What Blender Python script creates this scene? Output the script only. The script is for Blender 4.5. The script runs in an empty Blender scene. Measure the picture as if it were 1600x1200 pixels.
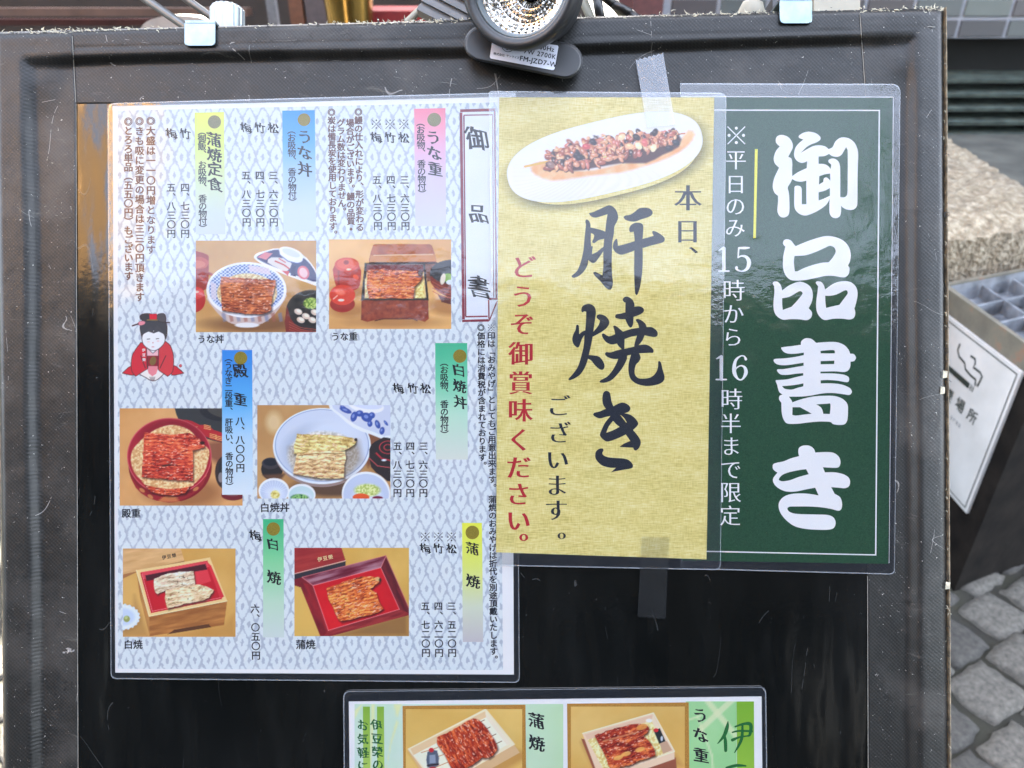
import bpy, math, random
import numpy as np
from mathutils import Matrix, Vector
from mathutils.geometry import tessellate_polygon
random.seed(7)
SC = bpy.context.scene
COL = SC.collection
# ------------------------------------------------------------------ camera
TH = math.radians(30.0); CT, ST = math.cos(TH), math.sin(TH)
FPX = 1156.0; CAMH = 1.3; DIST = 0.555
SPX = DIST / FPX                                   # metres per photo pixel on the board
cd = bpy.data.cameras.new('camera'); cam = bpy.data.objects.new('camera', cd); COL.objects.link(cam)
cd.sensor_width = 36.0; cd.lens = 36.0 * FPX / 1600.0; cd.clip_start = 0.01; cd.clip_end = 200
CF = Vector((0, CT, -ST)); CU = Vector((0, ST, CT)); CPOS = Vector((0, 0, CAMH))
cam.location = CPOS; cam.rotation_euler = (math.radians(90) - TH, 0, 0)
cd.dof.use_dof = True; cd.dof.focus_distance = DIST; cd.dof.aperture_fstop = 9.0
SC.camera = cam
# ------------------------------------------------------------------ sky, sun, exposure
SUN_EL, SUN_AZ = math.radians(48), math.radians(12)     # sun stands behind the shop, the board is in open shade
w = bpy.data.worlds.new('World'); SC.world = w; w.use_nodes = True
nt = w.node_tree; nt.nodes.clear()
sky = nt.nodes.new('ShaderNodeTexSky'); sky.sky_type = 'NISHITA'; sky.sun_disc = False
sky.sun_elevation = SUN_EL; sky.sun_rotation = SUN_AZ; sky.air_density = 1.0; sky.dust_density = 3.0; sky.ozone_density = 1.0
hs = nt.nodes.new('ShaderNodeHueSaturation'); hs.inputs['Saturation'].default_value = 0.54
bg = nt.nodes.new('ShaderNodeBackground'); bg.inputs['Strength'].default_value = 0.15
wo = nt.nodes.new('ShaderNodeOutputWorld')
nt.links.new(sky.outputs[0], hs.inputs['Color']); nt.links.new(hs.outputs[0], bg.inputs[0]); nt.links.new(bg.outputs[0], wo.inputs[0])
sd = bpy.data.lights.new('sun', 'SUN'); sd.energy = 5.0; sd.angle = math.radians(0.5); sd.color = (1.0, 0.93, 0.82)
so = bpy.data.objects.new('sun', sd); COL.objects.link(so)
sv = Vector((math.sin(SUN_AZ) * math.cos(SUN_EL), math.cos(SUN_AZ) * math.cos(SUN_EL), math.sin(SUN_EL)))
so.rotation_euler = sv.to_track_quat('Z', 'Y').to_euler(); so.location = (0, 5, 12)
SC.view_settings.view_transform = 'Standard'; SC.view_settings.look = 'None'
SC.view_settings.gamma = 1.0; SC.view_settings.use_curve_mapping = False
SC.view_settings.exposure = 4.35
SC.cycles.max_bounces = 8; SC.cycles.transparent_max_bounces = 24
SC.cycles.caustics_reflective = False; SC.cycles.caustics_refractive = False

# ------------------------------------------------------------------ colour and material helpers
def s2l(c):
    c = np.asarray(c, float) / 255.0
    return np.where(c <= 0.04045, c / 12.92, ((c + 0.055) / 1.055) ** 2.4)
PK = 1.12
def C4(rgb, k=PK):
    l = np.clip(s2l(rgb) * k, 0, 0.9)
    return (float(l[0]), float(l[1]), float(l[2]), 1.0)

def mat(name):
    m = bpy.data.materials.new(name); m.use_nodes = True
    n = m.node_tree; b = n.nodes['Principled BSDF']
    return m, n, b
def node(n, t, **kw):
    x = n.nodes.new(t)
    for k, v in kw.items():
        if k in x.inputs.keys(): x.inputs[k].default_value = v
        else: setattr(x, k, v)
    return x
def mix(n, fac, a, b):
    x = n.nodes.new('ShaderNodeMix'); x.data_type = 'RGBA'
    for s, v in ((0, fac), (6, a), (7, b)):
        if isinstance(v, (int, float, tuple)): x.inputs[s].default_value = v
        else: n.links.new(v, x.inputs[s])
    return x.outputs[2]
def ramp(n, src, stops):
    r = n.nodes.new('ShaderNodeValToRGB'); e = r.color_ramp.elements
    while len(e) < len(stops): e.new(0.5)
    for i, (p, c) in enumerate(stops):
        e[i].position = p; e[i].color = c if len(c) == 4 else (*c, 1)
    n.links.new(src, r.inputs[0]); return r.outputs[0]
def math_(n, op, a, b=None, c=None):
    x = n.nodes.new('ShaderNodeMath'); x.operation = op
    for i, v in enumerate((a, b, c)):
        if v is None: continue
        if isinstance(v, (int, float)): x.inputs[i].default_value = v
        else: n.links.new(v, x.inputs[i])
    return x.outputs[0]
def objco(n, scale=None):
    t = n.nodes.new('ShaderNodeTexCoord')
    if scale is None: return t.outputs['Object']
    mp = n.nodes.new('ShaderNodeMapping'); mp.inputs['Scale'].default_value = scale
    n.links.new(t.outputs['Object'], mp.inputs[0]); return mp.outputs[0]
def noise(n, co, scale, detail=3, rough=0.55, dist=0.0):
    x = node(n, 'ShaderNodeTexNoise', Scale=scale, Detail=detail, Roughness=rough, Distortion=dist)
    n.links.new(co, x.inputs['Vector']); return x.outputs['Fac']
def bump(n, h, strength, dist=0.001):
    x = node(n, 'ShaderNodeBump', Strength=strength, Distance=dist); n.links.new(h, x.inputs['Height']); return x.outputs[0]

def ink(name, rgb, var=0.12, rough=0.6):
    """printed ink: flat colour with fine print grain"""
    m, n, b = mat(name); co = objco(n)
    f = noise(n, co, 1800, 2)
    c = C4(rgb); d = tuple(min(0.9, x * (1 + var) + 0.01) for x in c[:3]) + (1,); e = tuple(x * (1 - var) for x in c[:3]) + (1,)
    n.links.new(ramp(n, f, [(0.3, e), (0.7, d)]), b.inputs['Base Color']); b.inputs['Roughness'].default_value = rough
    b.inputs['Specular IOR Level'].default_value = 0.2
    return m
def plain(name, rgb, rough=0.5, metal=0.0, nscale=60, var=0.25, bmp=0.15, bscale=None, k=1.0, spec=0.5, dist=0.001):
    m, n, b = mat(name); co = objco(n)
    f = noise(n, co, nscale, 5)
    c = C4(rgb, k); d = tuple(min(0.9, x * (1 + var)) for x in c[:3]) + (1,); e = tuple(x * (1 - var) for x in c[:3]) + (1,)
    n.links.new(ramp(n, f, [(0.3, e), (0.7, d)]), b.inputs['Base Color'])
    b.inputs['Roughness'].default_value = rough; b.inputs['Metallic'].default_value = metal; b.inputs['Specular IOR Level'].default_value = spec
    if bmp: n.links.new(bump(n, noise(n, co, bscale or nscale * 3, 4), bmp, dist), b.inputs['Normal'])
    return m

# ------------------------------------------------------------------ board frame: photo pixels -> board plane
BO = CPOS + CF * DIST
BM = Matrix(((1, 0, 0, BO.x), (0, ST, -CT, BO.y), (0, CT, ST, BO.z), (0, 0, 0, 1)))
def bp(x, y, h=0.0):
    """photo pixel (x, y) on the plane h millimetres in front of the board -> board-local metres"""
    z = h * 0.001; k = (DIST - z) / FPX
    return Vector(((x - 800) * k, (600 - y) * k, z))
def ray(x, y): return Vector(((x - 800) / FPX, CT + (600 - y) / FPX * ST, -ST + (600 - y) / FPX * CT))
def hitY(x, y, Y): d = ray(x, y); return CPOS + d * (Y / d.y)
def hitZ(x, y, Z): d = ray(x, y); return CPOS + d * ((Z - CAMH) / d.z)
def hitX(x, y, X): d = ray(x, y); return CPOS + d * (X / d.x)

class Thing:
    """Empty at the thing's own place; parts are meshes in its local frame"""
    def __init__(s, name, label, cat, group=None, board=None, loc=(0, 0, 0), kind=None):
        s.o = bpy.data.objects.new(name, None); COL.objects.link(s.o); s.o.empty_display_size = 0.02
        s.a = Vector((0, 0, 0))
        if board is not None:
            s.a = bp(*board); s.o.matrix_world = BM @ Matrix.Translation(s.a)
        else: s.a = Vector(loc); s.o.location = loc
        if label: s.o['label'] = label
        if cat: s.o['category'] = cat
        if group: s.o['group'] = group
        if kind: s.o['kind'] = kind
    def part(s, name, verts, faces, m, parent=None, label=None, kind=None, smooth=False):
        me = bpy.data.meshes.new(name)
        me.from_pydata([tuple(Vector(v) - s.a) for v in verts], [], [tuple(f) for f in faces])
        me.materials.append(m)
        if smooth: me.polygons.foreach_set('use_smooth', [True] * len(me.polygons))
        me.update()
        o = bpy.data.objects.new(name, me); COL.objects.link(o); o.parent = parent or s.o
        if label: o['label'] = label
        if kind: o['kind'] = kind
        return o
def solo(name, verts, faces, m, label=None, cat=None, kind=None, smooth=False, group=None):
    """a top-level thing that is one mesh, origin at its lowest centre"""
    V = [Vector(v) for v in verts]
    o_ = Vector(((min(v.x for v in V) + max(v.x for v in V)) / 2, (min(v.y for v in V) + max(v.y for v in V)) / 2, min(v.z for v in V)))
    me = bpy.data.meshes.new(name); me.from_pydata([tuple(v - o_) for v in V], [], [tuple(f) for f in faces]); me.materials.append(m)
    if smooth: me.polygons.foreach_set('use_smooth', [True] * len(me.polygons))
    o = bpy.data.objects.new(name, me); COL.objects.link(o); o.location = o_
    if label: o['label'] = label
    if cat: o['category'] = cat
    if kind: o['kind'] = kind
    if group: o['group'] = group
    return o

# ------------------------------------------------------------------ flat shapes
def smooth(pts, n=6):
    """closed Catmull-Rom through pts; a 3-tuple marks a sharp corner"""
    P = [Vector(p[:2]) for p in pts]; K = [len(p) > 2 for p in pts]; N = len(P); out = []
    for i in range(N):
        a, b = P[i], P[(i + 1) % N]
        ta = (b - P[i - 1]) * 0.5 if not K[i] else (b - a) * 0.5
        tb = (P[(i + 2) % N] - a) * 0.5 if not K[(i + 1) % N] else (b - a) * 0.5
        L = (b - a).length
        for t_ in (ta, tb):
            if t_.length > L * 1.1: t_ *= L * 1.1 / t_.length
        for j in range(n):
            t = j / n; t2 = t * t; t3 = t2 * t
            out.append(a * (2 * t3 - 3 * t2 + 1) + ta * (t3 - 2 * t2 + t) + b * (-2 * t3 + 3 * t2) + tb * (t3 - t2))
    return out
class Geo:
    def __init__(s): s.v = []; s.f = []
    def add(s, v, f):
        n = len(s.v); s.v += [Vector(x) for x in v]; s.f += [tuple(i + n for i in q) for q in f]; return s
    def shape(s, loops, h, sm=6):
        """filled outline (first loop) with holes (rest), photo pixels"""
        L = [[(p[0], p[1]) for p in (smooth(l, sm) if sm else l)] for l in loops]
        flat = [p for l in L for p in l]
        tri = tessellate_polygon([[Vector((p[0], p[1], 0)) for p in l] for l in L])
        out = []
        for t in tri:
            a, b, c = (Vector(flat[i]) for i in t)
            cr = (b - a).cross(c - a)
            if abs(cr) < 1e-9: continue
            out.append(t if cr < 0 else (t[0], t[2], t[1]))
        return s.add([bp(p[0], p[1], h) for p in flat], out)
    def quad(s, a, b, c, d, h): return s.add([bp(*p, h) for p in (a, d, c, b)], [(0, 1, 2, 3)])
    def rect(s, x0, y0, x1, y1, h): return s.quad((x0, y0), (x1, y0), (x1, y1), (x0, y1), h)
    def disc(s, cx, cy, r, h, n=28, ry=None):
        ry = ry or r
        return s.add([bp(cx + r * math.cos(-6.2832 * i / n), cy + ry * math.sin(-6.2832 * i / n), h) for i in range(n)], [tuple(range(n))])
    def line(s, pts, wd, h):
        """ribbon through pts (x, y[, w]) with butt ends"""
        P = [Vector(p[:2]) for p in pts]; v = []
        for i, p in enumerate(P):
            d = (P[min(i + 1, len(P) - 1)] - P[max(i - 1, 0)]).normalized(); nn = Vector((-d.y, d.x)); w_ = (pts[i][2] if len(pts[i]) > 2 else wd) / 2
            v += [bp(*(p + nn * w_), h), bp(*(p - nn * w_), h)]
        return s.add(v, [(2 * i, 2 * i + 2, 2 * i + 3, 2 * i + 1) for i in range(len(P) - 1)])
    def stroke(s, pts, h, n=5):
        """round-ended brush stroke through (x, y, w)"""
        Q = []; N = len(pts)
        for i in range(N - 1):
            p0 = pts[max(i - 1, 0)]; p1 = pts[i]; p2 = pts[i + 1]; p3 = pts[min(i + 2, N - 1)]
            for j in range(n):
                t = j / n; Q.append(tuple(0.5 * (2 * b + (c - a) * t + (2 * a - 5 * b + 4 * c - d) * t * t + (3 * b - a - 3 * c + d) * t ** 3) for a, b, c, d in zip(p0, p1, p2, p3)))
        Q.append(tuple(pts[-1])); s.line(Q, 1, h)
        for q in (Q[0], Q[-1]): s.disc(q[0], q[1], max(q[2], 0.3) / 2, h + 0.012, 12)
        return s
    def box(s, lo, hi):
        (a, b, c), (d, e, f) = lo, hi
        return s.add([(a, b, c), (d, b, c), (d, e, c), (a, e, c), (a, b, f), (d, b, f), (d, e, f), (a, e, f)],
                     [(0, 3, 2, 1), (4, 5, 6, 7), (0, 1, 5, 4), (1, 2, 6, 5), (2, 3, 7, 6), (3, 0, 4, 7)])
    def tube(s, a, b, r, r2=None, n=14, caps=True):
        a, b = Vector(a), Vector(b); d = (b - a).normalized(); u = d.orthogonal().normalized(); w_ = d.cross(u); r2 = r if r2 is None else r2
        v = [a + (u * math.cos(6.2832 * i / n) + w_ * math.sin(6.2832 * i / n)) * r for i in range(n)] + [b + (u * math.cos(6.2832 * i / n) + w_ * math.sin(6.2832 * i / n)) * r2 for i in range(n)]
        f = [(i, (i + 1) % n, n + (i + 1) % n, n + i) for i in range(n)]
        if caps: f += [tuple(range(n))[::-1], tuple(range(n, 2 * n))]
        return s.add(v, f)
    def lathe(s, o, axis, prof, n=48, close=False):
        """prof: (radius, height along axis)"""
        o, d = Vector(o), Vector(axis).normalized(); u = d.orthogonal().normalized(); w_ = d.cross(u); v = []
        for r, z in prof: v += [o + d * z + (u * math.cos(6.2832 * i / n) + w_ * math.sin(6.2832 * i / n)) * r for i in range(n)]
        f = [(k * n + i, k * n + (i + 1) % n, (k + 1) * n + (i + 1) % n, (k + 1) * n + i) for k in range(len(prof) - 1) for i in range(n)]
        return s.add(v, f)

# ------------------------------------------------------------------ lettering from Blender's own built-in font
GL = {}
def load_glyphs(chars):
    obs = []
    for ch in sorted(set(chars)):
        if ch in ' \n': continue
        c = bpy.data.curves.new('glyph', 'FONT'); c.body = ch; c.fill_mode = 'FRONT'; c.resolution_u = 3
        o = bpy.data.objects.new('glyph', c); COL.objects.link(o); obs.append((ch, o, c))
    bpy.context.view_layer.update(); dg = bpy.context.evaluated_depsgraph_get()
    for ch, o, c in obs:
        m = o.evaluated_get(dg).to_mesh()
        V = np.array([v.co[:2] for v in m.vertices]) if len(m.vertices) else np.zeros((0, 2))
        F = [tuple(p.vertices) for p in m.polygons]
        key = [tuple(np.round(v, 5)) for v in V]; ids = {}; rm = []; U = []
        for k in key:
            if k not in ids: ids[k] = len(U); U.append(k)
            rm.append(ids[k])
        F = [tuple(rm[i] for i in f) for f in F]; V = np.array(U) if U else V
        ec = {}
        for f in F:
            for a, b in zip(f, f[1:] + f[:1]): ec[(a, b)] = ec.get((a, b), 0) + 1
        NR = np.zeros_like(V)
        for (a, b) in ec:
            if (b, a) in ec or a == b: continue
            d = V[b] - V[a]; l = np.hypot(*d)
            if l < 1e-9: continue
            nn = np.array((d[1], -d[0])) / l; NR[a] += nn; NR[b] += nn
        ln = np.hypot(NR[:, 0], NR[:, 1]); ln[ln == 0] = 1; NR = NR / ln[:, None] * np.minimum(1.4, 2 / ln)[:, None]
        if ch in '※◎●・' and len(V):
            mn, mx = V.min(0), V.max(0); sc = (0.3 if ch == '・' else 0.86) / max(mx - mn); V = (V - (mn + mx) / 2) * sc + np.array((0.5, 0.38))
        adv = (V[:, 0].max() + 0.07) if len(V) and ord(ch) < 256 else 1.0
        GL[ch] = (V, F, NR, adv)
        bpy.data.objects.remove(o); bpy.data.curves.remove(c)
def _kome():
    V = []; F = []
    for sx in (1, -1):
        a, b = np.array((-.40 * sx, -.40)), np.array((.40 * sx, .40)); d = (b - a) / np.hypot(*(b - a)); n_ = np.array((-d[1], d[0])) * .024
        segs = [(a, b)] if sx == 1 else [(a, np.array((0.03, -0.03))), (np.array((-0.03, 0.03)), b)]
        for p, q in segs:
            k = len(V); V += [p + n_, p - n_, q - n_, q + n_]; F.append((k, k + 1, k + 2, k + 3))
    for cx, cy in ((0, .33), (0, -.33), (.33, 0), (-.33, 0)):
        k = len(V); V += [np.array((cx + .07 * math.cos(t * .5236), cy + .07 * math.sin(t * .5236))) for t in range(12)]; F.append(tuple(range(k, k + 12)))
    return np.array(V) + np.array((.5, .38)), F, np.zeros((len(V), 2)), 1.0
ROT = '（）「」()ー'
def glyph(g, ch, cx, cy, size, h, bold=(0.024, 0.019), skew=0.0, ang=0.0, sx=1.0, vert=True, centre=True, brush=0.0, warp=0.0):
    if ch in ' \u3000': return
    V, F, NR, adv = GL[ch]
    if not len(V): return
    if ch in '※◎': bold = (bold[0] * .25, bold[1] * .25); brush = 0
    V = V.copy(); off = NR * np.array(bold)
    if brush:
        ph = (ord(ch) % 17) * 0.7
        t = 0.5 + 0.5 * np.sin(V[:, 0] * 9 + V[:, 1] * 13 + ph); off = off + NR * (brush * (t - 0.35))[:, None]
    V = V + off
    V = V - np.array((0.5 if ord(ch) > 255 else adv / 2, 0.38 if ord(ch) > 255 else 0.34))
    if warp:
        V[:, 1] += warp * V[:, 0] + 0.05 * np.sin(V[:, 0] * 5 + ord(ch)); V[:, 0] += 0.04 * np.sin(V[:, 1] * 6 + ord(ch) % 7)
    if vert and ch in ROT: V = np.stack((V[:, 1], -V[:, 0]), 1)
    if vert and ch in '、。': V = V + np.array((0.62, 0.55))
    X = (V[:, 0] + skew * V[:, 1]) * size * sx; Y = -V[:, 1] * size
    if ang: c, s_ = math.cos(ang), math.sin(ang); X, Y = X * c - Y * s_, X * s_ + Y * c
    g.add([bp(cx + x, cy + y, h) for x, y in zip(X, Y)], F)
def column(g, text, x0, y0, x1, y1, size, h, step=None, **kw):
    """vertical line of text: first glyph centred on (x0, y0), last on (x1, y1); a space takes half a step"""
    wts = [0.5 if c == ' ' else 1.0 for c in text]; pos = []; a = 0
    for i, wt in enumerate(wts):
        if i: a += (wts[i - 1] + wt) / 2
        pos.append(a)
    for c, p in zip(text, pos):
        t = p / max(a, 1e-6); glyph(g, c, x0 + (x1 - x0) * t, y0 + (y1 - y0) * t, size, h, **kw)
def row(g, text, x0, y0, size, h, ang=0.0, gap=0.0, **kw):
    """horizontal line of text starting at (x0, y0) = left, middle"""
    a = 0.0
    for c in text:
        adv = 0.3 if c == ' ' else (GL[c][3] if ord(c) < 256 else 1.0); m_ = (a + adv / 2) * size
        if c != ' ': glyph(g, c, x0 + m_ * math.cos(ang), y0 + m_ * math.sin(ang), size, h, ang=ang, vert=False, **kw)
        a += adv + gap
GLY_TEXT = ('御品書うな重お吸物、香の物付（）松竹梅※三、六三〇円四、七五、八一二六◎鰻の仕入れにより形が変わる場合がございます。鰻の品質・グラム数は変わりません。炭は備長炭を使用しております'
 'うな丼蒲焼定食御飯大盛は一一〇円増となりますきも吸に変更の場合は頂きますとろろ単品（）もございます殿重うなぎ二段肝い白焼印は「おみやげ」としてもご用意出来ます。蒲焼のおみやげは折代を別途頂戴いたします。'
 '価格には消費税が含まれております本日、ございます。どうぞ御賞味ください。平日のみ時からき半まで限定伊豆榮のお気軽にうな重殿株式会社サンライズE0123456789/Hz7WKFM-JZD喫煙場所Smokingarea')

# ------------------------------------------------------------------ painted prints (vertex colour, computed)
def vnoise(X, Y, sc, seed=0, oct_=3):
    r = np.zeros_like(X, dtype=float); amp = 1; tot = 0
    for o in range(oct_):
        fx, fy = X / sc * 2 ** o + seed * 17.3, Y / sc * 2 ** o + seed * 31.7; ix, iy = np.floor(fx), np.floor(fy); u, v = fx - ix, fy - iy
        u = u * u * (3 - 2 * u); v = v * v * (3 - 2 * v)
        def hsh(a, b): t = np.sin(a * 127.1 + b * 311.7 + seed * 7.7 + o * 3.1) * 43758.5453; return t - np.floor(t)
        r += amp * ((hsh(ix, iy) * (1 - u) + hsh(ix + 1, iy) * u) * (1 - v) + (hsh(ix, iy + 1) * (1 - u) + hsh(ix + 1, iy + 1) * u) * v); tot += amp; amp *= 0.5
    return r / tot
class Paint:
    def __init__(s, X, Y, col=(0, 0, 0), alpha=1.0):
        s.X, s.Y = X, Y; s.c = np.ones(X.shape + (3,)) * np.array(col, float); s.a = np.full(X.shape, float(alpha)); s.clip = None
    def put(s, m, col, al=1.0):
        m = np.clip(m * al, 0, 1)
        if s.clip is not None: m = m * s.clip
        col = np.asarray(col, float)
        s.c = s.c * (1 - m[..., None]) + col * m[..., None]; s.a = np.maximum(s.a, m); return m
    def mpoly(s, pts, soft=0.8, sm=0):
        if sm: pts = smooth(pts, sm)
        P = [(p[0], p[1]) for p in pts]; ins = np.zeros(s.X.shape, bool); D = np.full(s.X.shape, 1e9)
        for (x0, y0), (x1, y1) in zip(P, P[1:] + P[:1]):
            if y0 != y1:
                c = ((y0 > s.Y) != (y1 > s.Y)) & (s.X < (x1 - x0) * (s.Y - y0) / (y1 - y0) + x0); ins ^= c
            dx, dy = x1 - x0, y1 - y0; L = dx * dx + dy * dy + 1e-9; t = np.clip(((s.X - x0) * dx + (s.Y - y0) * dy) / L, 0, 1)
            D = np.minimum(D, np.hypot(s.X - x0 - t * dx, s.Y - y0 - t * dy))
        return np.clip(0.5 + np.where(ins, D, -D) / soft, 0, 1)
    def mell(s, cx, cy, rx, ry, rot=0.0, soft=0.9):
        c, q = math.cos(rot), math.sin(rot); x = (s.X - cx) * c + (s.Y - cy) * q; y = -(s.X - cx) * q + (s.Y - cy) * c
        r = np.hypot(x / rx, y / ry); return np.clip(0.5 + (1 - r) * min(rx, ry) / soft, 0, 1)
    def mline(s, pts, wd, soft=0.8):
        D = np.full(s.X.shape, 1e9)
        for a, b in zip(pts, pts[1:]):
            dx, dy = b[0] - a[0], b[1] - a[1]; L = dx * dx + dy * dy + 1e-9; t = np.clip(((s.X - a[0]) * dx + (s.Y - a[1]) * dy) / L, 0, 1)
            D = np.minimum(D, np.hypot(s.X - a[0] - t * dx, s.Y - a[1] - t * dy))
        return np.clip(0.5 + (wd / 2 - D) / soft, 0, 1)
    def poly(s, pts, col, soft=0.8, al=1.0, sm=0): return s.put(s.mpoly(pts, soft, sm), col, al)
    def ell(s, cx, cy, rx, ry, col, rot=0.0, soft=0.9, al=1.0): return s.put(s.mell(cx, cy, rx, ry, rot, soft), col, al)
    def line(s, pts, wd, col, soft=0.8, al=1.0): return s.put(s.mline(pts, wd, soft), col, al)
    def grain(s, col0, col1, sc=30, seed=1, ang=0.0, st=1.0):
        """colour field between two tones"""
        c, q = math.cos(ang), math.sin(ang); x = s.X * c + s.Y * q; y = -s.X * q + s.Y * c
        f = vnoise(x / st, y, sc, seed, 4); f = np.clip((f - 0.5) * 2.0 + 0.5, 0, 1)[..., None]; return np.array(col0) * (1 - f) + np.array(col1) * f
    def eel(s, pts, dk, md, lt, ang=0.0, seed=1, sm=0, period=5.0):
        """a glazed grilled fillet: ridges along ang, dark gaps, pale gloss"""
        if md[1] < 110: md = np.clip(np.array(md) * (1.10, 1.22, 1.06), 0, 250)
        md = np.array(md); lt = np.clip(np.array(lt) * (1.04, 1.1, 1.02), 0, 252)
        wob = 2.2 * (vnoise(s.X, s.Y, 7, seed + 9, 2) - 0.5)
        X0, Y0 = s.X, s.Y; s.X, s.Y = X0 + wob, Y0 + wob; m = s.mpoly(pts, 0.9, sm); sh = s.mpoly([(p[0] + 1.5, p[1] + 2.5) + tuple(p[2:]) for p in pts], 4, sm); s.X, s.Y = X0, Y0
        s.put(sh, np.array(dk) * 0.35, 0.75)
        c, q = math.cos(ang), math.sin(ang); u = s.X * c + s.Y * q; v = -s.X * q + s.Y * c
        v2 = v + 3.0 * (vnoise(u, v, 16, seed, 2) - 0.5) + 1.3 * (vnoise(u, v, 5, seed + 1, 2) - 0.5)
        v2 = v2 + 2.5 * (vnoise(u, v, 9, seed + 11, 2) - 0.5); rg = (0.5 + 0.5 * np.sin(v2 / period * 6.2832 + 5 * vnoise(u, v, 30, seed + 12, 2))) * (0.35 + 0.9 * vnoise(u / 2, v, 6, seed + 13, 2)); fine = vnoise(u / 3.5, v2, 1.6, seed + 2, 3); big = vnoise(u, v, 22, seed + 3, 2)
        f = np.clip(0.36 * rg + 1.15 * (fine - 0.5) + 0.6 * (big - 0.5) + 0.42, 0, 1)
        col = np.where(f[..., None] < 0.5, np.array(dk) + (np.array(md) - np.array(dk)) * (f[..., None] / 0.5), np.array(md) + (np.array(lt) - np.array(md)) * ((f[..., None] - 0.5) / 0.5))
        gl = np.clip((vnoise(u / 3, v2, 1.5, seed + 5, 2) - 0.64) * 6, 0, 1)[..., None] * 0.75; col = col * (1 - gl) + np.array((245, 205, 180)) * gl
        char = np.clip((vnoise(u, v, 4, seed + 6, 3) - 0.74) * 7, 0, 1)[..., None] * 0.7; col = col * (1 - char) + np.array(dk) * 0.45 * char
        s.put(m, col); return m
    def rice(s, m, c0=(205, 165, 105), c1=(250, 228, 185), seed=3):
        f = np.clip((vnoise(s.X, s.Y, 2.3, seed, 2) - 0.5) * 2.4 + 0.55, 0, 1)[..., None]; s.put(m, np.array(c0) * (1 - f) + np.array(c1) * f)
paint_m = {}
def paint_mat(alpha=False):
    if alpha in paint_m: return paint_m[alpha]
    m, n, b = mat('printed_picture' + ('_cutout' if alpha else ''))
    a = n.nodes.new('ShaderNodeVertexColor'); a.layer_name = 'print'
    n.links.new(a.outputs[0], b.inputs['Base Color']); b.inputs['Roughness'].default_value = 0.6; b.inputs['Specular IOR Level'].default_value = 0.2
    if alpha: n.links.new(a.outputs[1], b.inputs['Alpha'])
    paint_m[alpha] = m; return m
def grid_mesh(T, name, P, h, alpha=False, parent=None, label=None):
    X, Y = P.X, P.Y; H, W = X.shape; z = h * 0.001; k = (DIST - z) / FPX
    co = np.stack(((X - 800) * k - T.a.x, (600 - Y) * k - T.a.y, np.full(X.shape, z - T.a.z)), -1).reshape(-1, 3)
    i = np.arange(H * W).reshape(H, W); q = np.stack((i[1:, :-1], i[1:, 1:], i[:-1, 1:], i[:-1, :-1]), -1).reshape(-1, 4)
    if alpha: keep = (P.a.reshape(-1)[q].max(1) > 0.004); q = q[keep]
    me = bpy.data.meshes.new(name); me.vertices.add(len(co)); me.vertices.foreach_set('co', co.ravel())
    me.loops.add(q.size); me.loops.foreach_set('vertex_index', q.ravel().astype(np.int32)); me.polygons.add(len(q))
    me.polygons.foreach_set('loop_start', np.arange(0, q.size, 4, dtype=np.int32)); me.polygons.foreach_set('loop_total', np.full(len(q), 4, dtype=np.int32))
    me.update(calc_edges=True); me.validate()
    ca = me.color_attributes.new('print', 'FLOAT_COLOR', 'POINT'); l = np.clip(s2l(np.clip(P.c, 0, 255)) * PK, 0, 0.9)
    ca.data.foreach_set('color', np.concatenate((l, P.a[..., None]), -1).astype(np.float32).ravel())
    me.materials.append(paint_mat(alpha))
    o = bpy.data.objects.new(name, me); COL.objects.link(o); o.parent = parent or T.o
    if label: o['label'] = label
    return o
def field(x0, y0, x1, y1, st=1.0, **kw):
    X, Y = np.meshgrid(np.linspace(x0, x1, int((x1 - x0) / st) + 1), np.linspace(y0, y1, int((y1 - y0) / st) + 1)); return Paint(X, Y, **kw)
load_glyphs(GLY_TEXT)
GL['※'] = _kome()
# ================================================================== SETTING
M_stone = []
for i, c in enumerate(((152, 146, 134), (136, 131, 121), (164, 157, 144))):
    M_stone.append(plain('granite_sett_%s' % 'abc'[i], c, 0.85, nscale=90, var=0.5, bmp=0.7, bscale=200, dist=0.0025, k=(0.24, .15, .2)[i]))
def joint_mat():
    m, n, b = mat('mossy_joint'); co = objco(n); f = noise(n, co, 9, 4); g = noise(n, co, 400, 3)
    c = ramp(n, f, [(0.35, C4((70, 66, 56), 0.25)), (0.62, C4((84, 82, 62), 0.25))]); n.links.new(c, b.inputs['Base Color'])
    b.inputs['Roughness'].default_value = 0.95; n.links.new(bump(n, g, 0.7, 0.002), b.inputs['Normal']); return m
gm = joint_mat()
g = Geo()
GN = 24
gx = [-40 + 80 * i / GN for i in range(GN + 1)]
g.add([(x, y, 0) for y in gx for x in gx], [(j * (GN + 1) + i, j * (GN + 1) + i + 1, (j + 1) * (GN + 1) + i + 1, (j + 1) * (GN + 1) + i) for j in range(GN) for i in range(GN)])
ground = solo('pavement', g.v, g.f, gm, kind='structure')
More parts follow.
